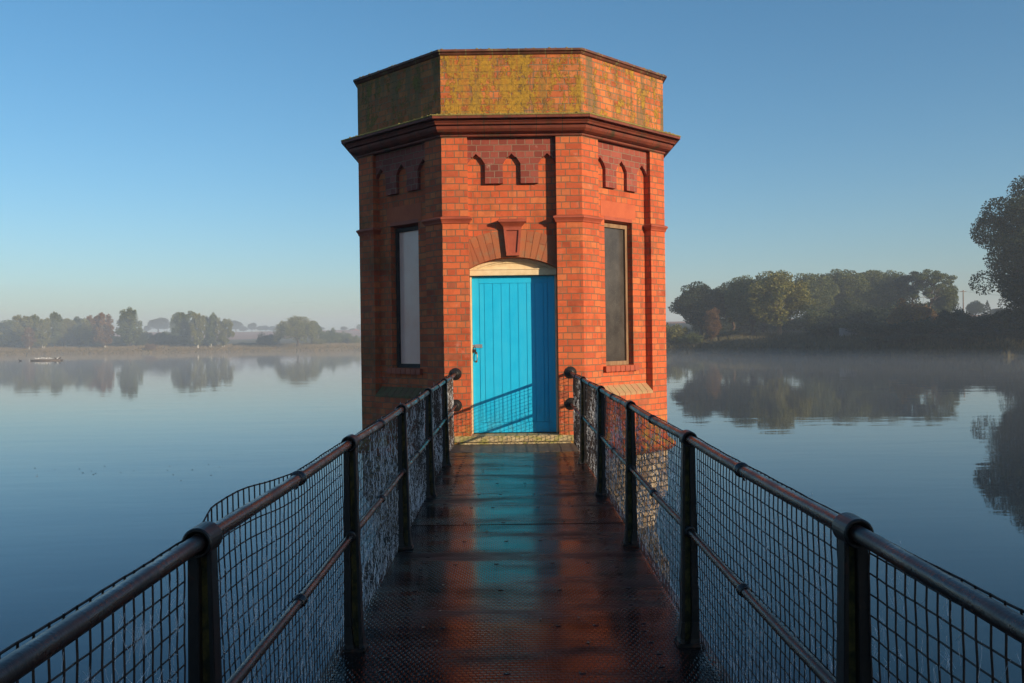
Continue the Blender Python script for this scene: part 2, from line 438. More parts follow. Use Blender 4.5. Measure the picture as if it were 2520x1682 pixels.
# ------------------------------------------------------------------ terrain and water
SH = [(-180, 9), (-150, 12), (-120, 40), (-90, 150), (-60, 260), (-40, 275), (-29, 278), (-20, 262), (-9, 248), (0, 215), (7, 160), (10, 140), (16, 132), (20, 120), (25, 112), (29, 108), (33, 104),
      (45, 84), (60, 60), (90, 34), (120, 16), (150, 11), (180, 9)]
def shore(th):
    for (a, ra), (b, rb) in zip(SH, SH[1:]):
        if a <= th <= b:
            t = (th - a) / (b - a); t = t * t * (3 - 2 * t)
            return ra + (rb - ra) * t
    return 9
def shore_w(th):
    return shore(th) + 1.2 * math.sin(th * 1.7) + 0.7 * math.sin(th * 4.3 + 1)
def ground_z(x, y):
    r = math.hypot(x, y); th = math.degrees(math.atan2(x, y))
    s = r - shore_w(th)
    if s < 0: return max(WATER_Z - 2.5, WATER_Z - 0.05 + s * 0.18)
    if th > 13: bank = 2.4                      # the right-hand bank is steeper
    elif th > 5: bank = 1.9 + (th - 5) / 8 * 0.5
    elif th < -3: bank = 1.35
    else: bank = 1.35 + (th + 3) / 8 * 0.55
    z = WATER_Z + bank * (1 - math.exp(-s / 9.0)) - 0.05
    zs = min(s, 360) * 0.023 - max(0, s - 420) * 0.006
    return z + zs + 0.25 * math.sin(x * 0.05 + 1) * math.cos(y * 0.043) * min(1, s / 40)

def polar_sheet(name, rings, nth, zf, mat):
    v = []; f = []
    for r in rings:
        for k in range(nth):
            th = 2 * math.pi * k / nth
            x, y = r * math.sin(th), r * math.cos(th)
            v.append((x, y, zf(x, y)))
    for i in range(len(rings) - 1):
        for k in range(nth):
            k2 = (k + 1) % nth
            f.append((i * nth + k, (i + 1) * nth + k, (i + 1) * nth + k2, i * nth + k2))
    f.append(tuple(range(nth)))
    me = bpy.data.meshes.new(name); me.from_pydata(v, [], f)
    me.polygons.foreach_set('use_smooth', [True] * len(f)); me.update()
    me.materials.append(mat)
    o = bpy.data.objects.new(name, me); C.objects.link(o)
    return o

m, nt, P = new_mat('shore_grass_and_field')
oc = obj_coord(nt); L = nt.links
ln = nt.nodes.new('ShaderNodeVectorMath'); ln.operation = 'LENGTH'; L.new(oc, ln.inputs[0])
dn = math_n(nt, 'ADD', ln.outputs['Value'], math_n(nt, 'MULTIPLY', noise(nt, oc, 0.01, 3), 60.0))
sxy = nt.nodes.new('ShaderNodeSeparateXYZ'); L.new(oc, sxy.inputs[0])
grass = ramp(nt, [(0.3, (0.045, 0.048, 0.020)), (0.5, (0.11, 0.09, 0.042)), (0.7, (0.17, 0.125, 0.065))], noise(nt, oc, 0.12, 7, 0.7)).outputs[0]
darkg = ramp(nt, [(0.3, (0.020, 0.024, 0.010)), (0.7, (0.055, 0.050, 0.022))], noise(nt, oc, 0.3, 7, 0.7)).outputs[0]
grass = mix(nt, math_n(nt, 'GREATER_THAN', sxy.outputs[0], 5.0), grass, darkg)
field = ramp(nt, [(0.3, (0.27, 0.11, 0.065)), (0.7, (0.34, 0.15, 0.09))], noise(nt, oc, 0.02, 4, 0.6)).outputs[0]
L.new(mix(nt, math_n(nt, 'GREATER_THAN', dn, 400.0), grass, field), P.inputs['Base Color'])
P.inputs['Roughness'].default_value = 0.95; P.inputs['Specular IOR Level'].default_value = 0.1
L.new(bump(nt, noise(nt, oc, 1.5, 5, 0.7), 0.6, 0.25), P.inputs['Normal'])
m_ground = m
rings = [3, 7, 9, 11, 14, 18, 24, 32, 42, 54, 66, 78] + list(range(88, 300, 3)) + list(range(300, 700, 15)) + [720, 780, 860, 960, 1080, 1200, 1300]
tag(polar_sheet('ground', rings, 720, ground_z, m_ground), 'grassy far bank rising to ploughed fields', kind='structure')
wat = MB()
wat.face([(-700, -60, WATER_Z), (700, -60, WATER_Z), (700, 700, WATER_Z), (-700, 700, WATER_Z)])
tag(wat.build('water', m_water), 'still blue reservoir water around the tower', kind='structure')

# ------------------------------------------------------------------ tower
TX, TY = 0.05, 11.2                  # middle of the front face
A = 1.725                            # width of one face
AP = A / 2 / math.tan(R(22.5))       # apothem
T = math.tan(R(22.5))
CEN = Vector((TX, TY + AP, 0))
def fp(k, u, n, z):
    """point on face k (0 front, +1 the next one to the right): u along the face from its left corner, n outward"""
    a = k * math.pi / 4
    nx, ny = math.sin(a), -math.cos(a)
    tx, ty = math.cos(a), math.sin(a)
    r = AP + n; uu = u - A / 2
    return (CEN.x + nx * r + tx * uu, CEN.y + ny * r + ty * uu, z)
def uend(u, n):
    if u is None or u == 'L': return -n * T
    if u == 'R': return A + n * T
    return u
def fbox(mb, k, u0, u1, n0, n1, z0, z1):
    """box on a face; u0='L' / u1='R' mitre it into the corner"""
    b = [fp(k, uend(u0, n1), n1, z0), fp(k, uend(u1, n1), n1, z0), fp(k, uend(u1, n0), n0, z0), fp(k, uend(u0, n0), n0, z0)]
    t = [(p[0], p[1], z1) for p in b]
    mb.prism(b, t)
def fprof(mb, k, poly, n0, n1):
    """polygon (u,z) extruded from n0 to n1"""
    mb.prism([fp(k, u, n1, z) for u, z in poly], [fp(k, u, n0, z) for u, z in poly])
def ring(mb, prof, closed=True):
    b = len(mb.v); m_ = len(prof)
    for (n, z) in prof:
        for k in range(8):
            mb.v.append(fp(k, -n * T, n, z))
    for i in range(m_ if closed else m_ - 1):
        j = (i + 1) % m_
        for k in range(8):
            k2 = (k + 1) % 8
            mb.f.append((b + i * 8 + k, b + i * 8 + k2, b + j * 8 + k2, b + j * 8 + k)); mb.sm.append(False)

E = 0.105          # recess of the panels behind the pilasters
PW = 0.3175        # pilaster width on each face
Z_TOP = 3.79; Z_PAN = 0.55
tower = empty('water_tower', (TX, TY + AP, 0), label='octagonal red brick tower with blue door standing in the water', cat='tower')
Minv = Matrix.Translation(-tower.location)
def tpart(mb, name, mat, parent=None, **kw):
    """build in world coordinates, then hang under the tower"""
    o = mb.build(name, mat, None, **kw)
    o.data.transform(Minv) if parent is None or parent.type != 'EMPTY' else None
    o.parent = parent or tower
    return o

# main wall: recessed panels of all faces + full-thickness foot
WU0, WU1, WZ0, WZ1 = 0.5525, 1.1325, 0.92, 2.80
ARC_R = 1.168; ARC_C = 1.132; ARC_H = 0.545
w = MB()
for k in range(8):
    if k == 0:
        uc = A / 2
        pts = [(PW - 0.0, Z_TOP), (PW, 2.165)]
        for i in range(0, 25):
            x = -ARC_H + 2 * ARC_H * i / 24
            pts.append((uc + x, ARC_C + math.sqrt(ARC_R ** 2 - x * x)))
        pts += [(A - PW, Z_TOP)]
        # drop the duplicate corner point
        pts = [pts[0]] + pts[2:]
        fprof(w, 0, pts, -0.30, -E)
        fbox(w, 0, PW, A - PW, -0.34, -0.30, 2.165, Z_TOP)
        # inner lining behind door
        continue
    if k in (1, 2, 6, 7):
        fbox(w, k, 'L', WU0, -0.34, -E, Z_PAN, Z_TOP)
        fbox(w, k, WU1, 'R', -0.34, -E, Z_PAN, Z_TOP)
        fbox(w, k, WU0, WU1, -0.34, -E, Z_PAN, WZ0)
        fbox(w, k, WU0, WU1, -0.34, -E, WZ1, Z_TOP)
    else:
        fbox(w, k, 'L', 'R', -0.34, -E, Z_PAN, Z_TOP)
    fbox(w, k, 'L', 'R', -0.34, 0.0, -0.10, Z_PAN)
wall = tpart(w, 'wall', m_brick, uv=True)
# dark backing inside so nothing shows through
inn = MB(); ring(inn, [(-0.60, -0.1), (-0.60, Z_TOP)], closed=False)
tpart(inn, 'inner_lining', m_black)

# sloped brick sills at the foot of the recessed panels
for k in (1, 2, 6, 7):
    s = MB()
    nb = 9
    for i in range(nb):
        u0 = PW + (A - 2 * PW) * i / nb + 0.004; u1 = PW + (A - 2 * PW) * (i + 1) / nb - 0.004
        b = [fp(k, u0, 0.004, 0.535), fp(k, u1, 0.004, 0.535), fp(k, u1, -E - 0.01, 0.535), fp(k, u0, -E - 0.01, 0.535)]
        t = [fp(k, u0, 0.004, 0.565), fp(k, u1, 0.004, 0.565), fp(k, u1, -E - 0.01, 0.68), fp(k, u0, -E - 0.01, 0.68)]
        s.prism(b, t)
    o = tpart(s, 'sloping_sill', m_litsill if k in (1, 2) else m_dksill)

# pilasters at the corners, each with its string course
def corner_poly(k, n_out, n_in, wdt):
    """plan of an L-shaped corner strip at the corner between face k-1 and face k"""
    return [fp(k - 1, A - wdt, n_out, 0), fp(k - 1, A + n_out * T, n_out, 0), fp(k, wdt, n_out, 0),
            fp(k, wdt, n_in, 0), fp(k - 1, A + n_in * T, n_in, 0), fp(k - 1, A - wdt, n_in, 0)]
def zcopy(poly, z): return [(p[0], p[1], z) for p in poly]
for k in range(8):
    pm = MB()
    zb = Z_PAN
    P1 = corner_poly(k, 0.0, -E - 0.012, PW)
    pm.prism(zcopy(P1, zb), zcopy(P1, Z_TOP))
    if k in (0, 1):      # beside the door the pilaster runs down to the deck
        f = 0
        if k == 0: fbox(pm, 0, 'L', PW, -0.34, 0.0, -0.10, zb)
        else: fbox(pm, 0, A - PW, 'R', -0.34, 0.0, -0.10, zb)
        # deep reveal beside the door opening
        if k == 0: fbox(pm, 0, 0.12, PW - 0.002, -0.36, -E - 0.014, zb, 2.30)
        else: fbox(pm, 0, A - PW + 0.002, A - 0.12, -0.36, -E - 0.014, zb, 2.30)
    pil = tpart(pm, 'pilaster', m_brick, uv=True)
    sc = MB()
    for (n0, z0, z1, n1) in ((0.012, 2.715, 2.735, 0.018), (0.018, 2.735, 2.765, 0.036), (0.042, 2.765, 2.785, 0.042), (0.042, 2.785, 2.800, 0.006)):
        a_ = corner_poly(k, n0, -E + 0.004, PW + n0 + 0.002); b_ = corner_poly(k, n1, -E + 0.004, PW + n1 + 0.002)
        sc.prism(zcopy(a_, z0), zcopy(b_, z1))
    o = tpart(sc, 'string_course', m_terra, parent=pil)

# corbel table in dark brick on every face
for k in range(8):
    cm = MB()
    uc = A / 2
    n1, n0 = -E + 0.050, -E - 0.01
    zt, za, zb_, zc, zd = 3.775, 3.578, 3.535, 3.455, 3.21
    hw = A / 2 - PW
    fprof(cm, k, [(uc - hw, zt), (uc + hw, zt), (uc + hw, za), (uc - hw, za)], n0, n1)
    apx = [-0.44, 0.0, 0.44]
    # row under the band: between notches with 45 degree apex
    segs = []
    for (l, r_) in ((-hw, -0.44), (-0.44, 0.0), (0.0, 0.44), (0.44, hw)):
        lo = [(uc + l, za)] if l in apx else [(uc + l, za)]
        pl = []
        if l in apx: pl += [(uc + l, za), (uc + l + 0.043, zb_)]
        else: pl += [(uc + l, za), (uc + l, zb_)]
        if r_ in apx: pl += [(uc + r_ - 0.043, zb_), (uc + r_, za)]
        else: pl += [(uc + r_, zb_), (uc + r_, za)]
        fprof(cm, k, pl, n0, n1 - 0.0005)
    for c in (-0.22, 0.22):
        fprof(cm, k, [(uc + c - 0.163, zb_), (uc + c - 0.112, zc), (uc + c + 0.112, zc), (uc + c + 0.163, zb_)], n0, n1 - 0.001)
        fprof(cm, k, [(uc + c - 0.110, zc), (uc + c - 0.110, zd), (uc + c + 0.110, zd), (uc + c + 0.110, zc)], n0, n1 - 0.0015)
    fprof(cm, k, [(uc - hw, zb_), (uc - hw, zc), (uc - 0.55, zc), (uc - 0.497, zb_)], n0, n1 - 0.001)
    fprof(cm, k, [(uc + 0.497, zb_), (uc + 0.55 - 0.004, zc), (uc + hw, zc), (uc + hw, zb_)], n0, n1 - 0.001)
    tpart(cm, 'corbel_table', m_dark, uv=True)

# cornice
cp = [(-0.05, 3.775), (0.012, 3.775), (0.020, 3.785), (0.020, 3.800), (0.045, 3.806), (0.085, 3.822), (0.112, 3.850), (0.122, 3.876), (0.122, 3.880),
      (0.106, 3.882), (0.106, 3.894), (0.146, 3.896), (0.156, 3.915), (0.172, 3.928), (0.176, 3.934), (0.142, 3.936), (0.142, 3.956), (0.212, 3.958), (0.215, 3.985), (-0.05, 3.985)]
cn = MB(); ring(cn, cp)
cornice = tpart(cn, 'cornice', m_cornice, uv=True)
ct = MB(); ring(ct, [(-0.03, 3.987), (0.217, 3.987), (0.222, 3.994), (0.212, 4.006), (0.10, 4.03), (0.0, 4.055), (-0.03, 4.058)])
tpart(ct, 'mossy_ledge', m_mosstop, parent=cornice)
# clumps of moss along the ledge
rnd = random.Random(5)
ms = MB()
for k in (7, 0, 1, 2, 6):
    for i in range(120):
        u = rnd.uniform(-0.05, A + 0.05); n = rnd.choice((rnd.uniform(0.01, 0.05), rnd.uniform(0.0, 0.215)))
        z = 4.050 - n * 0.21
        s = rnd.uniform(0.008, 0.022)
        c = Vector(fp(k, u, n, z))
        ms.lathe([(s * 0.3, -s * 0.4), (s, 0), (s * 0.8, s * 0.45), (s * 0.3, s * 0.7)], c, 'Z', 6)
tpart(ms, 'moss', m_mosstop, parent=cornice)['kind'] = 'stuff'

# parapet and coping
pp = MB(); ring(pp, [(-0.22, 4.04), (0.0, 4.04), (0.0, 4.775), (-0.22, 4.775)])
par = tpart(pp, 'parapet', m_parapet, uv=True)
cpg = MB(); ring(cpg, [(-0.26, 4.777), (0.006, 4.777), (0.018, 4.786), (0.03, 4.805), (0.052, 4.812), (0.052, 4.838), (-0.26, 4.862)])
cop = tpart(cpg, 'coping', m_coping, parent=par, uv=True)
cj = MB()
for k in (7, 0, 1):
    for i in range(14):
        u = rnd.uniform(0, A); s_ = rnd.uniform(0.008, 0.022)
        cj.lathe([(s_ * 0.4, -0.004), (s_, 0), (s_ * 0.6, s_ * 0.5)], Vector(fp(k, u, 0.03, 4.842)), 'Z', 6)
tpart(cj, 'moss', m_mosstop, parent=cop)['kind'] = 'stuff'
rf = MB(); rf.face([fp(k, 0.02, -0.05, 4.6) for k in range(8)])
tpart(rf, 'roof', m_coping, uv=True)

# foot below the deck: projecting ledge, then pale stained brick tapering to the water
lg = MB(); ring(lg, [(-0.05, -0.08), (0.03, -0.08), (0.105, -0.14), (0.105, -0.19), (0.03, -0.25), (-0.05, -0.25)])
tpart(lg, 'ledge', m_brick, uv=True)
ft = MB(); ring(ft, [(0.0, -0.10), (0.0, -0.80), (-0.06, -0.92), (-0.12, -1.05), (-0.18, -1.35), (-0.20, -3.2)], closed=False)
tpart(ft, 'submerged_base', m_pale, uv=True)

# windows on the side faces
for k in (1, 2, 6, 7):
    wn_ = MB()
    fw = 0.05; r0 = -0.235; r1 = -0.185
    fbox(wn_, k, WU0 + 0.002, WU0 + fw, r0, r1, WZ0 + 0.002, WZ1 - 0.03)
    fbox(wn_, k, WU1 - fw, WU1 - 0.002, r0, r1, WZ0 + 0.002, WZ1 - 0.03)
    fbox(wn_, k, WU0 + fw, WU1 - fw, r0, r1 - 0.001, WZ1 - 0.03 - fw, WZ1 - 0.03)
    fbox(wn_, k, WU0 + fw, WU1 - fw, r0, r1 - 0.001, WZ0 + 0.002, WZ0 + 0.055)
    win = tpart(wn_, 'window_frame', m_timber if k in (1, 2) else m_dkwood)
    gl = MB(); fbox(gl, k, WU0 + fw, WU1 - fw, -0.222, -0.214, WZ0 + 0.055, WZ1 - 0.03 - fw)
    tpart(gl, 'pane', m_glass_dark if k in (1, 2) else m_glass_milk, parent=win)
    # chamfered head, plain lintel block, brick sill
    hd = MB()
    hd.prism([fp(k, WU0, -E + 0.002, WZ1), fp(k, WU1, -E + 0.002, WZ1), fp(k, WU1 - 0.0, -0.25, WZ1 - 0.028), fp(k, WU0, -0.25, WZ1 - 0.028)],
             [fp(k, WU0 + 0.0, -E + 0.002, WZ1 + 0.045), fp(k, WU1, -E + 0.002, WZ1 + 0.045), fp(k, WU1, -0.25, WZ1 + 0.01), fp(k, WU0, -0.25, WZ1 + 0.01)])
    tpart(hd, 'window_head', m_terra, parent=win)
    lt = MB(); fbox(lt, k, 0.48, 1.205, -E - 0.02, -E + 0.003, WZ1 + 0.045, 3.045)
    tpart(lt, 'lintel', m_lintel)
    sl = MB()
    for i in range(7):
        fbox(sl, k, 0.49 + i * 0.1 + 0.003, 0.49 + (i + 1) * 0.1 - 0.003, -0.26, -E + 0.05, 0.845, 0.917)
    tpart(sl, 'window_sill', m_terra, bevel=0.003)

# brick arch, keystone
uc = A / 2
ar = MB()
R0, R1 = ARC_R + 0.001, 1.503
ang = math.asin(ARC_H / R0)
nv = 16
n_left = None
for i in range(nv):
    a0 = -ang + 2 * ang * i / nv; a1 = -ang + 2 * ang * (i + 1) / nv
    g = 0.0022
    pts = []
    for (rr_, aa) in ((R0, a0 + g), (R0, a1 - g), (R1, a1 - g * 0.8), (R1, a0 + g * 0.8)):
        x = math.sin(aa) * rr_
        pts.append((uc + max(-hw + 0.001, min(hw - 0.001, x)), ARC_C + math.cos(aa) * rr_))
    # long voussoirs are split by a bed joint in alternate places
    if i % 2 == 0:
        mid = [((pts[0][0] * 0.4 + pts[3][0] * 0.6), (pts[0][1] * 0.4 + pts[3][1] * 0.6)), ((pts[1][0] * 0.4 + pts[2][0] * 0.6), (pts[1][1] * 0.4 + pts[2][1] * 0.6))]
        fprof(ar, 0, [pts[0], pts[1], (mid[1][0], mid[1][1] - 0.002), (mid[0][0], mid[0][1] - 0.002)], -E - 0.03, -E + 0.005)
        fprof(ar, 0, [(mid[0][0], mid[0][1] + 0.003), (mid[1][0], mid[1][1] + 0.003), pts[2], pts[3]], -E - 0.03, -E + 0.005)
    else:
        fprof(ar, 0, pts, -E - 0.03, -E + 0.006)
tpart(ar, 'brick_arch', m_voussoir)
ks = MB()
fprof(ks, 0, [(uc - 0.082, 2.315), (uc + 0.082, 2.315), (uc + 0.112, 2.665), (uc - 0.112, 2.665)], -E - 0.02, -E + 0.045)
# raised rim round a sunk panel
for pl in ([(-.082, 2.315), (.082, 2.315), (.078, 2.352), (-.078, 2.352)], [(-.112, 2.665), (-.108, 2.628), (.108, 2.628), (.112, 2.665)],
           [(-.082, 2.352), (-.052, 2.352), (-.076, 2.628), (-.109, 2.628)], [(.082, 2.352), (.109, 2.628), (.076, 2.628), (.052, 2.352)]):
    fprof(ks, 0, [(uc + a_, b_) for a_, b_ in pl], -E + 0.0455, -E + 0.062)
key = tpart(ks, 'keystone', m_terra)
kc = MB()
for (h0, n0_, z0, h1, n1_, z1) in ((.114, .064, 2.665, .120, .070, 2.680), (.120, .070, 2.680, .165, .110, 2.725), (.172, .118, 2.725, .176, .120, 2.757), (.176, .120, 2.757, .12, .05, 2.772)):
    b = [fp(0, uc - h0, -E + n0_, z0), fp(0, uc + h0, -E + n0_, z0), fp(0, uc + h0, -E - 0.01, z0), fp(0, uc - h0, -E - 0.01, z0)]
    t = [fp(0, uc - h1, -E + n1_, z1), fp(0, uc + h1, -E + n1_, z1), fp(0, uc + h1, -E - 0.01, z1), fp(0, uc - h1, -E - 0.01, z1)]
    kc.prism(b, t)
tpart(kc, 'cap', m_terra, parent=key)

# cream frame with arched fanlight board
fr = MB()
def arc_pts(rr_, x0, x1, n):
    return [(uc + x0 + (x1 - x0) * i / n, ARC_C + math.sqrt(rr_ ** 2 - (x0 + (x1 - x0) * i / n) ** 2)) for i in range(n + 1)]
top = arc_pts(ARC_R - 0.002, -0.541, 0.541, 20)
fprof(fr, 0, [(uc - 0.541, 2.10), (uc + 0.541, 2.10)] + top[::-1], -0.29, -0.235)
for (ra, rb, nn) in ((ARC_R - 0.002, ARC_R - 0.040, -0.200), (ARC_R - 0.044, ARC_R - 0.062, -0.218)):
    a1_ = arc_pts(ra, -0.541, 0.541, 24); b1_ = arc_pts(rb, -0.535, 0.535, 24)
    for i in range(24):
        fprof(fr, 0, [a1_[i], b1_[i], b1_[i + 1], a1_[i + 1]], -0.236, nn)
fbox(fr, 0, uc - 0.543, uc + 0.543, -0.29, -0.188, 2.082, 2.150)
fbox(fr, 0, uc - 0.543, uc + 0.543, -0.289, -0.180, 2.151, 2.163)
fbox(fr, 0, uc - 0.544, uc - 0.522, -0.30, -0.235, 0.10, 2.0815)
fbox(fr, 0, uc + 0.522, uc + 0.544, -0.30, -0.235, 0.10, 2.0815)
tpart(fr, 'door_frame', m_cream, bevel=0.002)

DP = -0.268
dm = MB()
dl, dr, db, dt = uc - 0.520, uc + 0.520, 0.108, 2.076
fbox(dm, 0, dl, dl + 0.088, DP - 0.045, DP, db, dt)
fbox(dm, 0, dr - 0.088, dr, DP - 0.045, DP, db, dt)
fbox(dm, 0, dl + 0.0895, dr - 0.0895, DP - 0.045, DP - 0.0006, dt - 0.088, dt)
fbox(dm, 0, dl + 0.0895, dr - 0.0895, DP - 0.045, DP - 0.0006, db, db + 0.125)
xs = [dl + 0.091]
x = dl + 0.091 + 0.062
while x < dr - 0.091 - 0.03:
    xs.append(x); x += 0.1065
xs.append(dr - 0.091)
for a_, b_ in zip(xs, xs[1:]):
    fbox(dm, 0, a_ + 0.0018, b_ - 0.0018, DP - 0.03, DP - 0.004, db + 0.128, dt - 0.0905)
fbox(dm, 0, dl + 0.08, dr - 0.08, DP - 0.045, DP - 0.0315, db + 0.12, dt - 0.08)
door = tpart(dm, 'door', m_door, bevel=0.0015)
# hasp, padlock and pull handle
hp = MB()
hz = 1.20
fbox(hp, 0, dl + 0.028, dl + 0.122, DP + 0.0005, DP + 0.006, hz - 0.022, hz + 0.022)
fbox(hp, 0, dl - 0.018, dl + 0.024, DP + 0.0005, DP + 0.010, hz - 0.026, hz + 0.018)
for q in (0.05, 0.10):
    hp.lathe([(0.006, -0.004), (0.006, 0.0)], Vector(fp(0, dl + q, DP + 0.006, hz)), 'Y', 8)
hp.tube([fp(0, dl + 0.010, DP + 0.005, hz + 0.012), fp(0, dl + 0.010, DP + 0.030, hz + 0.010), fp(0, dl + 0.010, DP + 0.030, hz - 0.010), fp(0, dl + 0.010, DP + 0.005, hz - 0.012)], 0.004, 6)
hasp = tpart(hp, 'hasp', m_steel, parent=door)
pl_ = MB()
fbox(pl_, 0, dl + 0.002, dl + 0.045, DP + 0.018, DP + 0.040, hz - 0.078, hz - 0.040)
px = dl + 0.0235
pl_.tube([fp(0, px - 0.012, DP + 0.029, hz - 0.045), fp(0, px - 0.012, DP + 0.029, hz - 0.015), fp(0, px, DP + 0.029, hz - 0.004), fp(0, px + 0.012, DP + 0.029, hz - 0.015), fp(0, px + 0.012, DP + 0.029, hz - 0.045)], 0.0035, 6)
tpart(pl_, 'padlock', m_black, parent=door)
hn = MB()
hx = dl + 0.052
hn.tube([fp(0, hx - 0.012, DP + 0.002, hz - 0.085), fp(0, hx, DP + 0.020, hz - 0.085), fp(0, hx + 0.004, DP + 0.034, hz - 0.105), fp(0, hx + 0.004, DP + 0.036, hz - 0.165), fp(0, hx, DP + 0.022, hz - 0.190), fp(0, hx - 0.008, DP + 0.002, hz - 0.193)],
        [0.008, 0.006, 0.0055, 0.0055, 0.006, 0.009], 8)
hn.lathe([(0.014, -0.005), (0.014, 0.0)], Vector(fp(0, hx - 0.008, DP, hz - 0.085)), 'Y', 10)
hn.lathe([(0.014, -0.005), (0.014, 0.0)], Vector(fp(0, hx - 0.006, DP, hz - 0.193)), 'Y', 10)
tpart(hn, 'pull_handle', m_brass, parent=door)

# stone threshold: upper sill, dark slot, lower step
th = MB()
fbox(th, 0, 0.11, A - 0.11, -0.40, 0.028, 0.022, 0.095)
fbox(th, 0, 0.17, A - 0.17, -0.40, 0.020, -0.06, 0.012)
tpart(th, 'stone_threshold', m_stone, bevel=0.006)
sl_ = MB(); fbox(sl_, 0, 0.19, A - 0.19, -0.3, 0.012, 0.0125, 0.0215)
tpart(sl_, 'shadow_gap_strip', m_black)

for o in list(tower.children_recursive):
    if o.type == 'MESH':
        o.matrix_parent_inverse = Matrix.Identity(4)

# ------------------------------------------------------------------ footbridge deck
DX = 0.033
HWK = 0.7075
deck_t = empty('footbridge', (DX, 0, 0), label='narrow rusty tread plate footbridge leading to the blue door', cat='footbridge')
seams = []
y = 11.14; 
ys = [11.14, 10.35, 8.62, 6.32, 4.04, 1.75, -0.55, -2.85, -5.2, -8.8]
rnd = random.Random(2)
for i, (a, b) in enumerate(zip(ys, ys[1:])):
    p = MB()
    h = -0.0 - 0.0025 * (i % 2)
    p.box(-0.765, 0.765, b + 0.004, a - 0.004, h - 0.008, h)
    bt = p
    for yy in [q_ for q_ in [6.38 + 0.575 * j + rnd.uniform(-.012, .012) for j in range(-22, 8)] if b + 0.02 < q_ < a - 0.02]:
        for xx in (-0.38, -0.13, 0.16, 0.40):
            jx = xx + rnd.uniform(-0.08, 0.08)
            if rnd.random() < 0.2: continue
            bt.lathe([(0.017, -0.002), (0.014, 0.0012), (0.006, 0.0028)], (jx, yy + rnd.uniform(-.006, .006), h), 'Z', 8)
    yy = b + 0.06
    while yy < a - 0.03:
        for xx in (-0.545, 0.545):
            bt.lathe([(0.018, -0.002), (0.014, 0.0014), (0.007, 0.003)], (xx + rnd.uniform(-.012, .012), yy, h), 'Z', 8)
        yy += 0.145
    p.build('deck_plate', m_deck if i else m_litplate, deck_t, recalc=False)
sb = MB()
for s in (-1, 1):
    sb.box(s * 0.77 - 0.02, s * 0.77 + 0.02, -9, 11.08, -0.26, -0.012)
for yy in np.arange(-8.5, 11, 1.15):
    sb.box(-0.75, 0.75, yy - 0.03, yy + 0.03, -0.16, -0.02)
sb.build('side_beams', m_iron, deck_t)
# small litter on the plates
lf = MB()
for i in range(26):
    x = rnd.uniform(-0.6, 0.6); yy = rnd.uniform(2.5, 10)
    s = rnd.uniform(0.003, 0.009)
    lf.lathe([(s * 0.5, 0), (s, s * 0.3), (s * 0.3, s * 0.6)], (x + DX, yy, 0.0005), 'Z', 6)
tag(lf.build('grit', rough_mat('pale_grit', (0.35, 0.32, 0.25), (0.12, 0.07, 0.04), 200, 0.8)), 'pale grit and leaf crumbs scattered on the dark deck plates', kind='stuff')

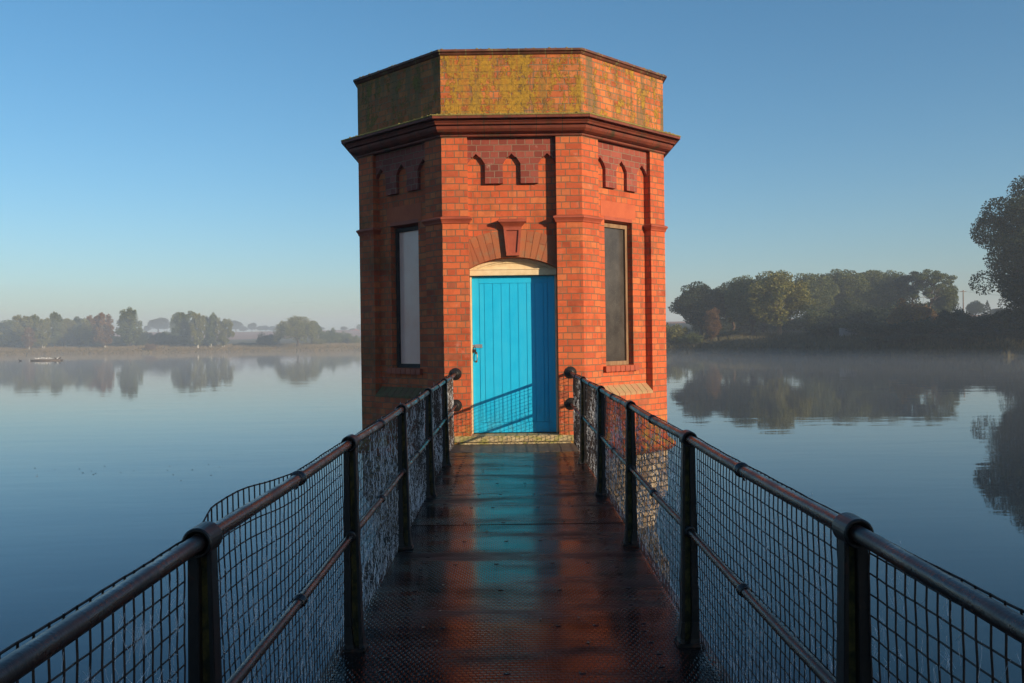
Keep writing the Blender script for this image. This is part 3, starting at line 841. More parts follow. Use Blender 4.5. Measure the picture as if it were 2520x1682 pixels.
# ------------------------------------------------------------------ railings
POST_Y = [9.30, 7.47, 5.64, 3.81, 1.98, 0.15, -1.68, -3.51]
ZR, ZM = 0.862, 0.475
def railing(side, label):
    rx = DX + side * HWK
    root = empty('metal_railing', (rx, 0, 0), label=label, cat='railing', group='railings of the footbridge')
    rnd = random.Random(11 if side > 0 else 23)
    end = TY - 0.0
    # rails run along Y with a slight sag between posts
    for (nm, z, r) in (('top_rail', ZR, 0.0183), ('middle_rail', ZM, 0.0150)):
        m_ = MB(); pts = []
        yy = -5.2
        while yy < end - 0.01:
            ph = ((yy - 0.15) / 1.83) % 1.0
            pts.append((rnd.uniform(-0.0008, 0.0008), yy, z - 0.006 * math.sin(math.pi * ph)))
            yy += 0.1525
        pts.append((0, end - 0.004, z))
        m_.tube(pts, r, 14)
        rail = m_.build(nm, m_rail, root, recalc=False)
        for py in [2.9 + 1.83 * j + (0.05 if side > 0 else 0.0) for j in range(-4, 5)]:
            if py > end - 0.4: continue
            cm = MB()
            cm.lathe([(r + 0.0005, -0.052), (r + 0.004, -0.050), (r + 0.004, -0.030), (r + 0.0065, -0.028), (r + 0.0065, -0.012), (r + 0.004, -0.010), (r + 0.0005, 0.01)], (0, py, z - 0.005), 'Y', 16)
            # tag of wire hanging below the joint
            cm.tube([(0, py - 0.02, z - r - 0.004), (side * 0.006, py - 0.03, z - r - 0.018), (side * 0.012, py - 0.01, z - r - 0.022)], 0.0035, 5)
            cm.build('coupling', m_rail, rail, recalc=False)
        fl = MB()
        fl.lathe([(0.028, -0.040), (0.034, -0.038), (0.036, -0.024), (0.048, -0.022), (0.050, -0.016), (0.060, -0.015), (0.062, -0.010), (0.074, -0.009), (0.076, -0.001)], (0, end, z), 'Y', 20, smooth=False)
        fl.build('wall_rose', m_iron, root, recalc=False)
    for py in POST_Y:
        pm = MB()
        # cast H-section: inner flange, web, outer flange; widens towards the foot on the walkway side
        s = side
        def strip(x0t, x1t, x0b, x1b, yd_t, yd_b, mb, ztop=ZR - 0.012, zbot=0.0):
            zz = [zbot, zbot + 0.03, zbot + 0.10, 0.40, ztop]
            prev = None
            for zi in zz:
                t = (zi - zbot) / (ztop - zbot)
                fl_ = 0.018 * math.exp(-zi / 0.035)
                xa = x0b + (x0t - x0b) * t; xb = x1b + (x1t - x1b) * t
                yd = yd_b + (yd_t - yd_b) * t + fl_ * 0.3
                xa -= fl_ * 0.9
                cur = [(s * xa, -yd, zi), (s * xb, -yd, zi), (s * xb, yd, zi), (s * xa, yd, zi)]
                if prev is not None: mb.prism(prev, cur)
                prev = cur
        strip(-0.025, -0.015, -0.042, -0.030, 0.022, 0.030, pm)       # inner flange
        strip(0.001, 0.025, 0.001, 0.030, 0.024, 0.034, pm)           # outer flange
        pm.box(-0.062, 0.050, -0.048, 0.048, 0.0, 0.012)
        for bx, by in ((-0.05, -0.036), (-0.05, 0.036), (0.04, -0.036), (0.04, 0.036)):
            pm.lathe([(0.009, 0.0), (0.009, 0.008), (0.004, 0.011)], (s * bx, by, 0.012), 'Z', 6)
        post = pm.build('post', m_iron, root, bevel=0.002)
        post.location = (0, py, 0)
        wb = MB(); 
        zz = [0.012, 0.4, ZR - 0.014]
        prev = None
        for zi in zz:
            t = zi / ZR
            cur = [(s * (-0.031 + 0.017 * t), -0.006, zi), (s * 0.013, -0.006, zi), (s * 0.013, 0.008, zi), (s * (-0.031 + 0.017 * t), 0.008, zi)]
            if prev: wb.prism(prev, cur)
            prev = cur
        web = wb.build('post_web', m_web, post)
        cl = MB()
        cl.lathe([(0.0185, -0.028), (0.026, -0.040), (0.030, -0.040), (0.0325, -0.037), (0.0330, 0.034), (0.0305, 0.040), (0.0225, 0.044)], (0, 0, ZR), 'Y', 28, smooth=False)
        cl.build('saddle', m_iron, post, recalc=False)
        cl = MB()
        cl.lathe([(0.0165, -0.030), (0.024, -0.029), (0.026, 0.0), (0.024, 0.029), (0.0165, 0.030)], (0, 0, ZM), 'Y', 16)
        cl.build('rail_boss', m_iron, post, recalc=False)
    # wire mesh, one panel per bay, hung on the outer side
    bays = [(TY - 0.02, POST_Y[0])] + list(zip(POST_Y, POST_Y[1:]))
    for bi, (ya, yb) in enumerate(bays):
        if yb < -2: continue
        mx = side * 0.028
        near = yb < 3
        sides = 6 if near else 4
        bulge = (side < 0 and bi == 4)
        ph1, ph2 = rnd.uniform(0, 6), rnd.uniform(0, 6)
        ya2, yb2 = ya - 0.03, yb + 0.03
        Lb = ya2 - yb2
        def warp(yq, zq):
            t = (ya2 - yq) / Lb
            ox = 0.003 * math.sin(5 * yq + ph1) * zq + 0.002 * math.sin(9 * zq + ph2 + yq * 3)
            dz = 0.002 * math.sin(3 * yq + ph2)
            if bulge:
                k_ = math.exp(-((t - 0.80) / 0.22) ** 2) * min(1, (1 - t) / 0.10)
                dz += 0.028 * k_ * max(0, (zq - 0.3) / 0.55)
                ox += 0.022 * k_ * max(0, zq / 0.85) ** 2
            return ox, dz
        mm = MB()
        nv_ = int(round(Lb / 0.0445))
        wr = 0.0020 if near else (0.0027 if bi < 2 else 0.0021)
        ZT = ZR + 0.007
        for i in range(nv_ + 1):
            yq = ya2 - Lb * i / nv_
            j = rnd.uniform(-0.002, 0.002); jb = rnd.uniform(-0.002, 0.002)
            pts = []
            ns = 20 if near else 8
            for q in range(ns + 1):
                zq = 0.004 + (ZT - 0.004) * q / ns
                ox, dz = warp(yq, zq)
                wv = 0.0006 * (1 if q % 2 else -1)
                pts.append((mx + side * (ox + wv), yq + j + (jb - j) * q / ns + 0.0005 * math.sin(q * 1.9 + i), zq + dz))
            mm.tube(pts, wr, sides, cap=False)
        nh = 19
        for i in range(nh + 1):
            zq = 0.02 + (ZR + 0.004 - 0.02) * i / nh
            pts = []
            ns = nv_ if near else 14
            for q in range(ns + 1):
                yq = ya2 - Lb * q / ns
                ox, dz = warp(yq, zq)
                pts.append((mx + side * (ox + 0.002 + 0.0006 * (1 if q % 2 else -1)), yq, zq + dz + 0.0007 * math.sin(q * 0.9 + i * 2)))
            mm.tube(pts, wr * (1.15 if i in (nh, 0) else 1.0), sides, cap=False)
        pan = mm.build('wire_mesh_panel', m_wire, root, recalc=False)
        # spider silk strung across the mesh
        cw = MB()
        count = 1300 if bi in (1, 2, 3) else 900
        if side > 0: count = int(count * 0.75)
        for q in range(count):
            t = rnd.random()
            zc_ = rnd.betavariate(1.3, 1.6) * 0.86
            if near and rnd.random() < 0.35: zc_ = rnd.random() * 0.8
            yc_ = yb2 + Lb * t
            ln_ = rnd.uniform(0.02, 0.10)
            a_ = rnd.gauss(math.pi / 2, 0.55)
            pts = []
            for w_ in range(4):
                s_ = (w_ / 3 - 0.5) * ln_
                pts.append((mx + side * rnd.uniform(-0.004, 0.006), yc_ + math.cos(a_) * s_ + rnd.uniform(-.004, .004), max(0.005, zc_ + math.sin(a_) * s_ + rnd.uniform(-.004, .004))))
            cw.tube(pts, 0.00042 if near else 0.00095, 3, cap=False)
        if near:
            for q in range(80):        # tangled orb webs in single cells
                cy_, cz_ = yb2 + Lb * rnd.random(), rnd.uniform(0.05, 0.78)
                for w_ in range(9):
                    a_ = rnd.uniform(0, 6.28); b_ = a_ + rnd.uniform(1, 4)
                    rr1, rr2 = rnd.uniform(0.01, 0.034), rnd.uniform(0.01, 0.034)
                    cw.tube([(mx, cy_ + math.cos(a_) * rr1, cz_ + math.sin(a_) * rr1 * 1.2), (mx + 0.003, cy_ + rnd.uniform(-.006, .006), cz_ + rnd.uniform(-.01, .01)),
                             (mx, cy_ + math.cos(b_) * rr2, cz_ + math.sin(b_) * rr2 * 1.2)], 0.00022, 3, cap=False)
        web = cw.build('cobwebs', m_silk, pan, recalc=False)
        web['kind'] = 'stuff'
    return root
railing(-1, 'black iron railing along the left side of the footbridge, its mesh bulging above the rail')
railing(1, 'black iron railing with rusty top rail along the right side of the footbridge')

# ------------------------------------------------------------------ trees
def leaf_mat(name, c1, c2, c3):
    m, nt, P = new_mat(name)
    gm = nt.nodes.new('ShaderNodeNewGeometry'); oc = obj_coord(nt)
    r_ = ramp(nt, [(0.0, c1), (0.5, c2), (1.0, c3)], gm.outputs['Random Per Island']).outputs[0]
    n_ = ramp(nt, [(0.38, 0.0), (0.62, 1.0)], noise(nt, oc, 0.45, 4, 0.6)).outputs[0]
    col = mix(nt, n_, r_, mix(nt, 1.0, r_, (1.35, 1.25, 1.1), 'MULTIPLY'))
    nt.links.new(col, P.inputs['Base Color'])
    P.inputs['Roughness'].default_value = 0.6; P.inputs['Specular IOR Level'].default_value = 0.25
    tr = nt.nodes.new('ShaderNodeBsdfTranslucent'); nt.links.new(col, tr.inputs['Color'])
    mx = nt.nodes.new('ShaderNodeMixShader'); mx.inputs[0].default_value = 0.22
    out = nt.nodes['Material Output']
    nt.links.new(P.outputs[0], mx.inputs[1]); nt.links.new(tr.outputs[0], mx.inputs[2]); nt.links.new(mx.outputs[0], out.inputs['Surface'])
    return m
LM = {
    'green': leaf_mat('leaves_green', (0.045, 0.066, 0.020), (0.080, 0.102, 0.028), (0.13, 0.14, 0.04)),
    'dark': leaf_mat('leaves_dark_green', (0.017, 0.030, 0.010), (0.030, 0.045, 0.014), (0.046, 0.058, 0.018)),
    'olive': leaf_mat('leaves_olive', (0.08, 0.09, 0.028), (0.14, 0.145, 0.04), (0.21, 0.19, 0.055)),
    'brown': leaf_mat('leaves_autumn_brown', (0.10, 0.055, 0.025), (0.16, 0.085, 0.035), (0.20, 0.12, 0.045)),
    'rust': leaf_mat('leaves_orange_brown', (0.15, 0.075, 0.022), (0.24, 0.13, 0.035), (0.30, 0.19, 0.05)),
    'lime': leaf_mat('leaves_yellow_green', (0.08, 0.095, 0.022), (0.14, 0.145, 0.034), (0.20, 0.18, 0.045)),
}
m_bark = rough_mat('bark', (0.05, 0.035, 0.025), (0.10, 0.07, 0.05), 3, 0.9, 0.6, 0.02, 0.2, stretch=(1, 1, 0.3))
m_barkl = rough_mat('sunny_bark', (0.16, 0.10, 0.06), (0.24, 0.16, 0.09), 3, 0.9, 0.6, 0.02, 0.2, stretch=(1, 1, 0.3))  # bark lightened, warm sunlight painted into its colour
m_birch = rough_mat('birch_bark', (0.55, 0.52, 0.46), (0.70, 0.66, 0.58), 2, 0.8, 0.3, 0.01, 0.3, moss=((0.10, 0.08, 0.06), 3, 0.62, 0.68))

def leaves_mesh(name, pts, size, rng, droop=0.0):
    """one small bent leaf-clump quad at every point"""
    n = len(pts)
    d1 = rng.normal(size=(n, 3)); d1[:, 2] -= droop; d1 /= np.linalg.norm(d1, axis=1)[:, None]
    d2 = rng.normal(size=(n, 3)); d2 -= (d2 * d1).sum(1)[:, None] * d1; d2 /= np.linalg.norm(d2, axis=1)[:, None]
    s = size * rng.uniform(0.6, 1.35, size=(n, 1))
    asp = rng.uniform(0.45, 0.85, size=(n, 1))
    v = np.empty((n, 4, 3))
    v[:, 0] = pts - d1 * s * 0.5
    v[:, 1] = pts + d2 * s * asp * 0.5 + d1 * s * 0.08
    v[:, 2] = pts + d1 * s * 0.5
    v[:, 3] = pts - d2 * s * asp * 0.5 - d1 * s * 0.08
    me = bpy.data.meshes.new(name)
    me.vertices.add(n * 4); me.vertices.foreach_set('co', v.reshape(-1))
    me.loops.add(n * 4); me.loops.foreach_set('vertex_index', np.arange(n * 4, dtype=np.int32))
    me.polygons.add(n); me.polygons.foreach_set('loop_start', np.arange(0, n * 4, 4, dtype=np.int32))
    me.polygons.foreach_set('loop_total', np.full(n, 4, dtype=np.int32))
    me.update(calc_edges=True); me.validate()
    return me

def shell(center, rad, n, rng, inner=0.55):
    d = rng.normal(size=(n, 3)); d /= np.linalg.norm(d, axis=1)[:, None]
    r = inner + (1 - inner) * rng.uniform(size=(n, 1)) ** 0.6
    return np.array(center) + d * r * np.array(rad)

def limb(mb, p0, p1, r0, r1, rnd, n=5, wob=0.06):
    p0 = Vector(p0); p1 = Vector(p1); L_ = (p1 - p0).length
    pts = [p0.lerp(p1, i / n) + (Vector((rnd.uniform(-1, 1), rnd.uniform(-1, 1), rnd.uniform(-.5, .5))) * wob * L_ * (0 if i in (0, n) else 1)) for i in range(n + 1)]
    mb.tube(pts, [r0 + (r1 - r0) * i / n for i in range(n + 1)], 7)

def tree_kind(kind, seed, nleaf, leaf, H=10.0, W=8.0):
    """returns (crown mesh, trunk mesh) of nominal height H and width W, foot at the origin"""
    rng = np.random.default_rng(seed); rnd = random.Random(seed)
    P_ = []; tm = MB()
    R_ = W / 2
    if kind in ('oak', 'tall', 'spreading'):
        base = {'oak': 0.16, 'tall': 0.10, 'spreading': 0.17}[kind]
        cz = H * (base + 1) / 2; rz = H * (1 - base) / 2
        nl = 44 if kind != 'spreading' else 120
        lobes = []
        for i in range(nl):
            t = (i + 0.5) / nl
            zf = 1 - 2 * t; a = i * 2.399963 + rnd.uniform(-.4, .4)
            rr = math.sqrt(max(0, 1 - zf * zf))
            q = 0.70 + rnd.uniform(-0.16, 0.10)
            flat = 1.0 if zf > -0.2 else 0.9
            if kind == 'spreading':      # widest low down, ragged at the edge
                rr = min(1, rr * (1.12 - 0.25 * zf)); q = 0.72 + rnd.uniform(-0.30, 0.12)
                lobes.append(((math.cos(a) * rr * R_ * q, math.sin(a) * rr * R_ * q, cz + (zf * 0.92 - 0.04) * rz + rnd.uniform(-.05, .05) * H), rnd.uniform(0.14, 0.25) * R_))
            else:
                lobes.append(((math.cos(a) * rr * R_ * q, math.sin(a) * rr * R_ * q, cz + zf * rz * q * flat), rnd.uniform(0.20, 0.36) * R_))
        for i in range(12 if kind != 'spreading' else 26):
            a = rnd.uniform(0, 6.28); q = rnd.uniform(0.05, 0.6)
            lobes.append(((math.cos(a) * R_ * q, math.sin(a) * R_ * q, cz + rnd.uniform(-.5, .5) * rz), 0.38 * R_))
        tw = sum(l[1] ** 2 for l in lobes)
        for c, r in lobes:
            P_.append(shell(c, (r, r, r * 0.85), int(nleaf * r * r / tw), rng, 0.5))
        limb(tm, (0, 0, -0.3), (0, 0, H * 0.42), 0.045 * R_ + 0.14, 0.03 * R_ + 0.07, rnd)
        for c, r in lobes[::2]:
            z0 = rnd.uniform(0.16, 0.42) * H
            limb(tm, (0, 0, z0), c, 0.035 * R_, 0.010, rnd)
    elif kind == 'birch':
        stems = [(rnd.uniform(-.12, .12) * W, rnd.uniform(-.12, .12) * W, rnd.uniform(0.86, 1.0) * H) for _ in range(3)]
        for sx_, sy_, sh in stems:
            limb(tm, (sx_ * 0.3, sy_ * 0.3, -0.3), (sx_ * 2.0, sy_ * 2.0, sh * 0.9), 0.10, 0.02, rnd, 7, 0.02)
            for i in range(24):
                t = 0.17 + 0.81 * i / 23
                wz = math.sin(math.pi * min(1, (t - 0.10) / 0.95)) ** 0.7 * R_ * 0.72
                a = rnd.uniform(0, 6.28); q = rnd.uniform(0.25, 1.0) * wz
                c = (sx_ * 2 * t + math.cos(a) * q, sy_ * 2 * t + math.sin(a) * q, sh * t)
                r = R_ * rnd.uniform(0.20, 0.34)
                n_ = nleaf // 72
                pts = shell(c, (r * 0.75, r * 0.75, r * 1.5), n_, rng, 0.1)
                P_.append(pts)
                limb(tm, (sx_ * 2 * t * 0.9, sy_ * 2 * t * 0.9, sh * t * 0.9), c, 0.035, 0.008, rnd, 3)
    elif kind == 'willow':
        for i in range(70):
            a = rnd.uniform(0, 6.28); q = math.sqrt(rnd.random()) * R_ * 0.92
            zt_ = H * (0.42 + 0.56 * math.sqrt(max(0, 1 - (q / R_) ** 2))) * rnd.uniform(0.90, 1.0)
            ln_ = zt_ * rnd.uniform(0.35, 0.85) if q > 0.45 * R_ else zt_ * rnd.uniform(0.15, 0.4)
            n_ = nleaf // 70
            tt = rng.uniform(size=(n_, 1))
            c = np.array([math.cos(a) * q, math.sin(a) * q, zt_])
            pts = c + np.concatenate([rng.normal(size=(n_, 2)) * R_ * 0.075 + tt * np.array([[math.cos(a), math.sin(a)]]) * R_ * 0.10, -tt * ln_], axis=1)
            P_.append(pts)
            limb(tm, (0, 0, H * 0.25), (c[0], c[1], zt_ * 0.95), 0.05, 0.01, rnd, 4)
        limb(tm, (0, 0, -0.3), (0, 0, H * 0.5), 0.3, 0.15, rnd)
    elif kind == 'bush':
        for i in range(40):
            a = rnd.uniform(0, 6.28); q = math.sqrt(rnd.random()) * R_ * 0.80
            zt_ = H * (0.10 + 0.78 * math.sqrt(max(0, 1 - (q / R_) ** 2)) * rnd.uniform(0.55, 1.0))
            r = R_ * rnd.uniform(0.16, 0.30)
            P_.append(shell((math.cos(a) * q, math.sin(a) * q, zt_ * rnd.uniform(0.55, 1.0)), (r, r, min(r * 1.1, H * 0.25)), nleaf // 46, rng, 0.3))
        for i in range(6):
            P_.append(shell((rnd.uniform(-.5, .5) * R_, rnd.uniform(-.5, .5) * R_, H * 0.2), (R_ * 0.5, R_ * 0.5, H * 0.2), nleaf // 46, rng, 0.1))
        for i in range(7):
            limb(tm, (rnd.uniform(-.2, .2), rnd.uniform(-.2, .2), -0.2), (rnd.uniform(-.6, .6) * R_, rnd.uniform(-.6, .6) * R_, H * rnd.uniform(0.5, 0.9)), 0.06, 0.01, rnd, 4)
    elif kind == 'pine':
        limb(tm, (0, 0, -0.3), (0.2, 0.1, H * 0.8), 0.22, 0.10, rnd)
        for i in range(34):
            a = i * 2.4; q = math.sqrt((i + 0.5) / 34) * R_ * 0.85
            z = H * (0.93 - 0.22 * (q / R_) ** 2 + rnd.uniform(-.06, .04)) - (H * 0.2 if i % 3 == 0 else 0)
            r = R_ * rnd.uniform(0.18, 0.28)
            c = (math.cos(a) * q, math.sin(a) * q, z - r * 0.4)
            P_.append(shell(c, (r, r, r * 0.55), nleaf // 34, rng, 0.2))
            limb(tm, (0.05, 0.03, H * rnd.uniform(0.35, 0.7)), c, 0.08, 0.015, rnd, 5, 0.08)
    elif kind == 'conifer':
        limb(tm, (0, 0, -0.3), (0, 0, H), 0.2, 0.02, rnd)
        for i in range(40):
            t = i / 39; a = i * 2.4
            q = (1 - t) * R_ * 0.7
            P_.append(shell((math.cos(a) * q, math.sin(a) * q, H * (0.1 + 0.88 * t)), (R_ * 0.3 * (1.1 - t), R_ * 0.3 * (1.1 - t), H * 0.05), nleaf // 40, rng, 0.1))
    pts = np.concatenate(P_)
    pts = pts[pts[:, 2] > 0.05]
    me = leaves_mesh(kind + '_crown', pts, leaf, rng, 0.8 if kind in ('willow', 'birch') else 0.0)
    t_me = bpy.data.meshes.new(kind + '_trunk'); t_me.from_pydata(tm.v, [], tm.f); t_me.polygons.foreach_set('use_smooth', tm.sm); t_me.update()
    me.materials.append(LM['green']); t_me.materials.append(m_bark)
    return me, t_me, H, W

KM = {
    'oak': [tree_kind('oak', s, 26000, 0.27) for s in (1, 2, 3)],
    'tall': [tree_kind('tall', s, 26000, 0.25) for s in (4, 5)],
    'birch': [tree_kind('birch', s, 15000, 0.30, 11, 5) for s in (6, 7, 8)],
    'willow': [tree_kind('willow', s, 13000, 0.26, 9, 10) for s in (9,)],
    'bush': [tree_kind('bush', s, 8000, 0.24, 4, 6) for s in (10, 11)],
    'pine': [tree_kind('pine', s, 9000, 0.26, 12, 9) for s in (12,)],
    'conifer': [tree_kind('conifer', s, 5000, 0.3, 10, 6) for s in (13,)],
    'near': [tree_kind('spreading', 21, 150000, 0.25, 17, 19)],
}
TRUNK = {'bark': m_bark, 'birch': m_birch, 'sunny': m_barkl}
protos = {}
rt = random.Random(77)
def px_to_xy(px, Y):
    """photo column at the horizon row -> world x at depth Y (used only to place trees on the bank)"""
    return (px - VX) / F_PX * Y
def hor(px): return HY - ROLL * (px - VX)
def make_tree(kind, var, x, y, h, wd, leaf, trunk, name, label, group, cat='tree', zoff=0.0, rz=None):
    me, tme, H0, W0 = KM[kind][var % len(KM[kind])]
    key = (kind, var % len(KM[kind]))
    if key not in protos:
        root = bpy.data.objects.new(name, None); cr = bpy.data.objects.new('crown', me); tr = bpy.data.objects.new('trunk', tme)
        cr.parent = root; tr.parent = root
        protos[key] = (root, cr, tr)
        for o in (root, cr, tr): C.objects.link(o)
    else:
        r0, c0, t0 = protos[key]
        root = r0.copy(); cr = c0.copy(); tr = t0.copy()
        root.name = name
        for o in (root, cr, tr): C.objects.link(o)
        cr.parent = root; tr.parent = root
    root.location = (x, y, ground_z(x, y) - 0.1 + zoff)
    root.rotation_euler = (0, 0, rt.uniform(0, 6.28) if rz is None else rz)
    root.scale = (wd / W0, wd / W0, h / H0)
    for o, mt in ((cr, LM[leaf]), (tr, TRUNK[trunk])):
        o.material_slots[0].link = 'OBJECT'; o.material_slots[0].material = mt
    for k_ in list(root.keys()): del root[k_]
    tag(root, label, cat, group)
    return root
def tree(kind, var, px, top, wpx, Y, leaf, label, group, trunk='bark', name=None, cat='tree', base=None):
    x = px_to_xy(px, Y)
    zt_ = CAM_Z + (hor(px) - top) / F_PX * Y
    zg = ground_z(x, Y) - 0.1
    h = max(0.8, zt_ - zg); wd = wpx / F_PX * Y
    nm = name or {'oak': 'oak_tree', 'tall': 'broadleaf_tree', 'birch': 'birch_tree', 'willow': 'willow_tree', 'bush': 'bush', 'pine': 'pine_tree', 'conifer': 'conifer_tree', 'near': 'sycamore_tree'}[kind]
    if kind == 'bush': cat = 'bush'
    return make_tree(kind, var, x, Y, h, wd, leaf, trunk, nm, label, group, cat)

GL = 'trees on the far left bank'; GB = 'bushes on the far left bank'; GF = 'distant trees on the field skyline'
LT = [
    ('oak', 0, -22, 783, 80, 285, 'dark', 'dark rounded tree cut by the left frame edge', GL),
    ('oak', 1, 32, 786, 74, 290, 'green', 'rounded grey green tree behind the leftmost birches', GL),
    ('bush', 0, 10, 815, 70, 270, 'dark', 'dark bush under the leftmost trees', GB),
    ('birch', 0, 60, 776, 48, 268, 'olive', 'broad olive birch behind the small brown birch', GL),
    ('birch', 1, 90, 774, 34, 270, 'green', 'slim green birch right of the broad olive birch', GL),
    ('birch', 2, 74, 806, 32, 258, 'brown', 'small reddish brown birch standing alone at the front of the bank', GL, 'birch'),
    ('birch', 0, 109, 784, 38, 260, 'olive', 'green birch with one short white trunk near the left edge', GL, 'birch'),
    ('birch', 1, 134, 767, 34, 272, 'green', 'tall pointed tree, highest of the left edge clump', GL),
    ('oak', 2, 163, 780, 46, 278, 'olive', 'rounded olive tree right of the tall pointed tree', GL),
    ('oak', 0, 196, 779, 40, 288, 'dark', 'dark domed tree at the middle of the left clump', GL),
    ('birch', 2, 214, 785, 34, 270, 'olive', 'pale olive birch beside the dark domed tree', GL),
    ('birch', 0, 234, 777, 32, 272, 'brown', 'brown leaved birch left of the white stemmed birch', GL),
    ('birch', 1, 263, 770, 58, 260, 'brown', 'sparse reddish birch with two leaning white stems', GL, 'birch'),
    ('birch', 2, 318, 760, 60, 262, 'green', 'tallest birch on the left bank, full and green', GL),
    ('bush', 1, 345, 818, 36, 268, 'dark', 'dark bush at the foot of the tallest birch', GB),
    ('bush', 0, 378, 815, 46, 272, 'dark', 'dark bush below the distant umbrella shaped tree', GB),
    ('bush', 1, 412, 816, 44, 270, 'dark', 'dark bush left of the twin topped birches', GB),
    ('bush', 0, 372, 842, 28, 252, 'brown', 'low brown bush at the water side of the dark bushes', GB),
    ('bush', 1, 150, 822, 60, 282, 'dark', 'dark undergrowth bush between the green birch and the domed tree', GB),
    ('bush', 0, 205, 822, 60, 284, 'dark', 'dark undergrowth bush under the dark domed tree', GB),
    ('bush', 0, 240, 818, 56, 288, 'green', 'grey green bush behind the brown leaved birch', GB),
    ('bush', 1, 345, 806, 50, 276, 'olive', 'olive bush behind the foot of the tallest birch', GB),
    ('bush', 0, 178, 803, 70, 283, 'olive', 'olive bush in front of the dark domed tree', GB),
    ('bush', 1, 20, 803, 80, 276, 'olive', 'olive bush at the left frame edge before the rounded tree', GB),
    ('bush', 0, 410, 806, 56, 278, 'green', 'green bush between the tallest birch and the twin topped birches', GB),
    ('bush', 1, 440, 820, 50, 275, 'green', 'green bush left of the twin topped birches trunks', GB),
    ('bush', 0, 85, 812, 60, 280, 'green', 'green bush behind the small brown birch', GB),
    ('bush', 1, 290, 822, 50, 280, 'dark', 'dark bush between the reddish birch and the tallest birch', GB),
    ('birch', 0, 455, 767, 46, 262, 'green', 'left one of the twin topped birches in mid bank', GL),
    ('birch', 1, 487, 769, 40, 256, 'olive', 'right one of the twin topped birches, short white trunk', GL, 'birch'),
    ('birch', 2, 518, 772, 34, 260, 'green', 'slim pointed birch right of the twin topped birches', GL, 'birch'),
    ('birch', 0, 550, 783, 44, 260, 'olive', 'last rounded birch before the open ploughed field', GL, 'birch'),
    ('bush', 1, 500, 826, 60, 264, 'green', 'low green bush under the twin topped birches', GB),
    ('bush', 0, 662, 815, 56, 262, 'dark', 'dark rounded bush left of the big willow', GB),
    ('willow', 0, 733, 775, 90, 255, 'olive', 'big drooping willow near the tower on the left bank', GL),
    ('oak', 1, 768, 788, 44, 275, 'green', 'grey green tree half hidden behind the big willow', GL),
    ('bush', 1, 811, 805, 48, 268, 'green', 'round green bush right of the big willow', GB),
    ('bush', 0, 845, 811, 40, 272, 'green', 'second round green bush, close to the tower edge', GB),
    ('bush', 1, 872, 824, 30, 270, 'olive', 'small low bush touching the tower edge', GB),
    ('bush', 0, 785, 828, 34, 262, 'olive', 'low bush between the willow and the round green bush', GB),
    ('bush', 1, 610, 842, 60, 268, 'dark', 'low dark hedge bush before the open ploughed field', GB),
    ('oak', 2, 391, 780, 52, 600, 'dark', 'distant umbrella shaped tree on the skyline', GF),
    ('oak', 0, 363, 800, 16, 605, 'dark', 'tiny round distant bush like tree left of the umbrella tree', GF),
    ('oak', 1, 438, 767, 38, 330, 'green', 'round topped tree showing behind the twin topped birches', GF),
    ('oak', 2, 581, 787, 36, 610, 'dark', 'distant wide round oak right of the last birch', GF),
    ('oak', 0, 621, 793, 23, 610, 'dark', 'distant small round oak over the ploughed field', GF),
    ('oak', 1, 600, 803, 22, 620, 'dark', 'low distant tree between the two skyline oaks', GF),
    ('oak', 2, 641, 801, 18, 625, 'dark', 'low distant tree just right of the small round oak', GF),
    ('oak', 0, 655, 800, 18, 625, 'dark', 'distant hedgerow tree left of the pale gap', GF),
    ('oak', 1, 672, 802, 20, 630, 'dark', 'distant hedgerow tree above the dark rounded bush', GF),
    ('oak', 2, 688, 797, 20, 600, 'dark', 'distant tree showing beside the willow crown', GF),
    ('oak', 1, 792, 805, 18, 600, 'dark', 'distant tree in the gap right of the willow', GF),
    ('oak', 2, 848, 803, 18, 560, 'dark', 'distant round tree above the second green bush', GF),
    ('oak', 0, 868, 808, 16, 560, 'dark', 'low distant tree nearest the tower edge', GF),
    ('oak', 0, 887, 797, 18, 540, 'green', 'distant tree partly behind the tower edge', GF),
]
for t_ in LT:
    kind, var, px, top, wpx, Y, leaf, label, grp = t_[:9]
    if Y > 320: kind = 'tall'
    tree(kind, var, px, top, wpx * (1.22 if Y < 320 else 1.1), Y, leaf, label, grp, trunk=t_[9] if len(t_) > 9 else 'bark')

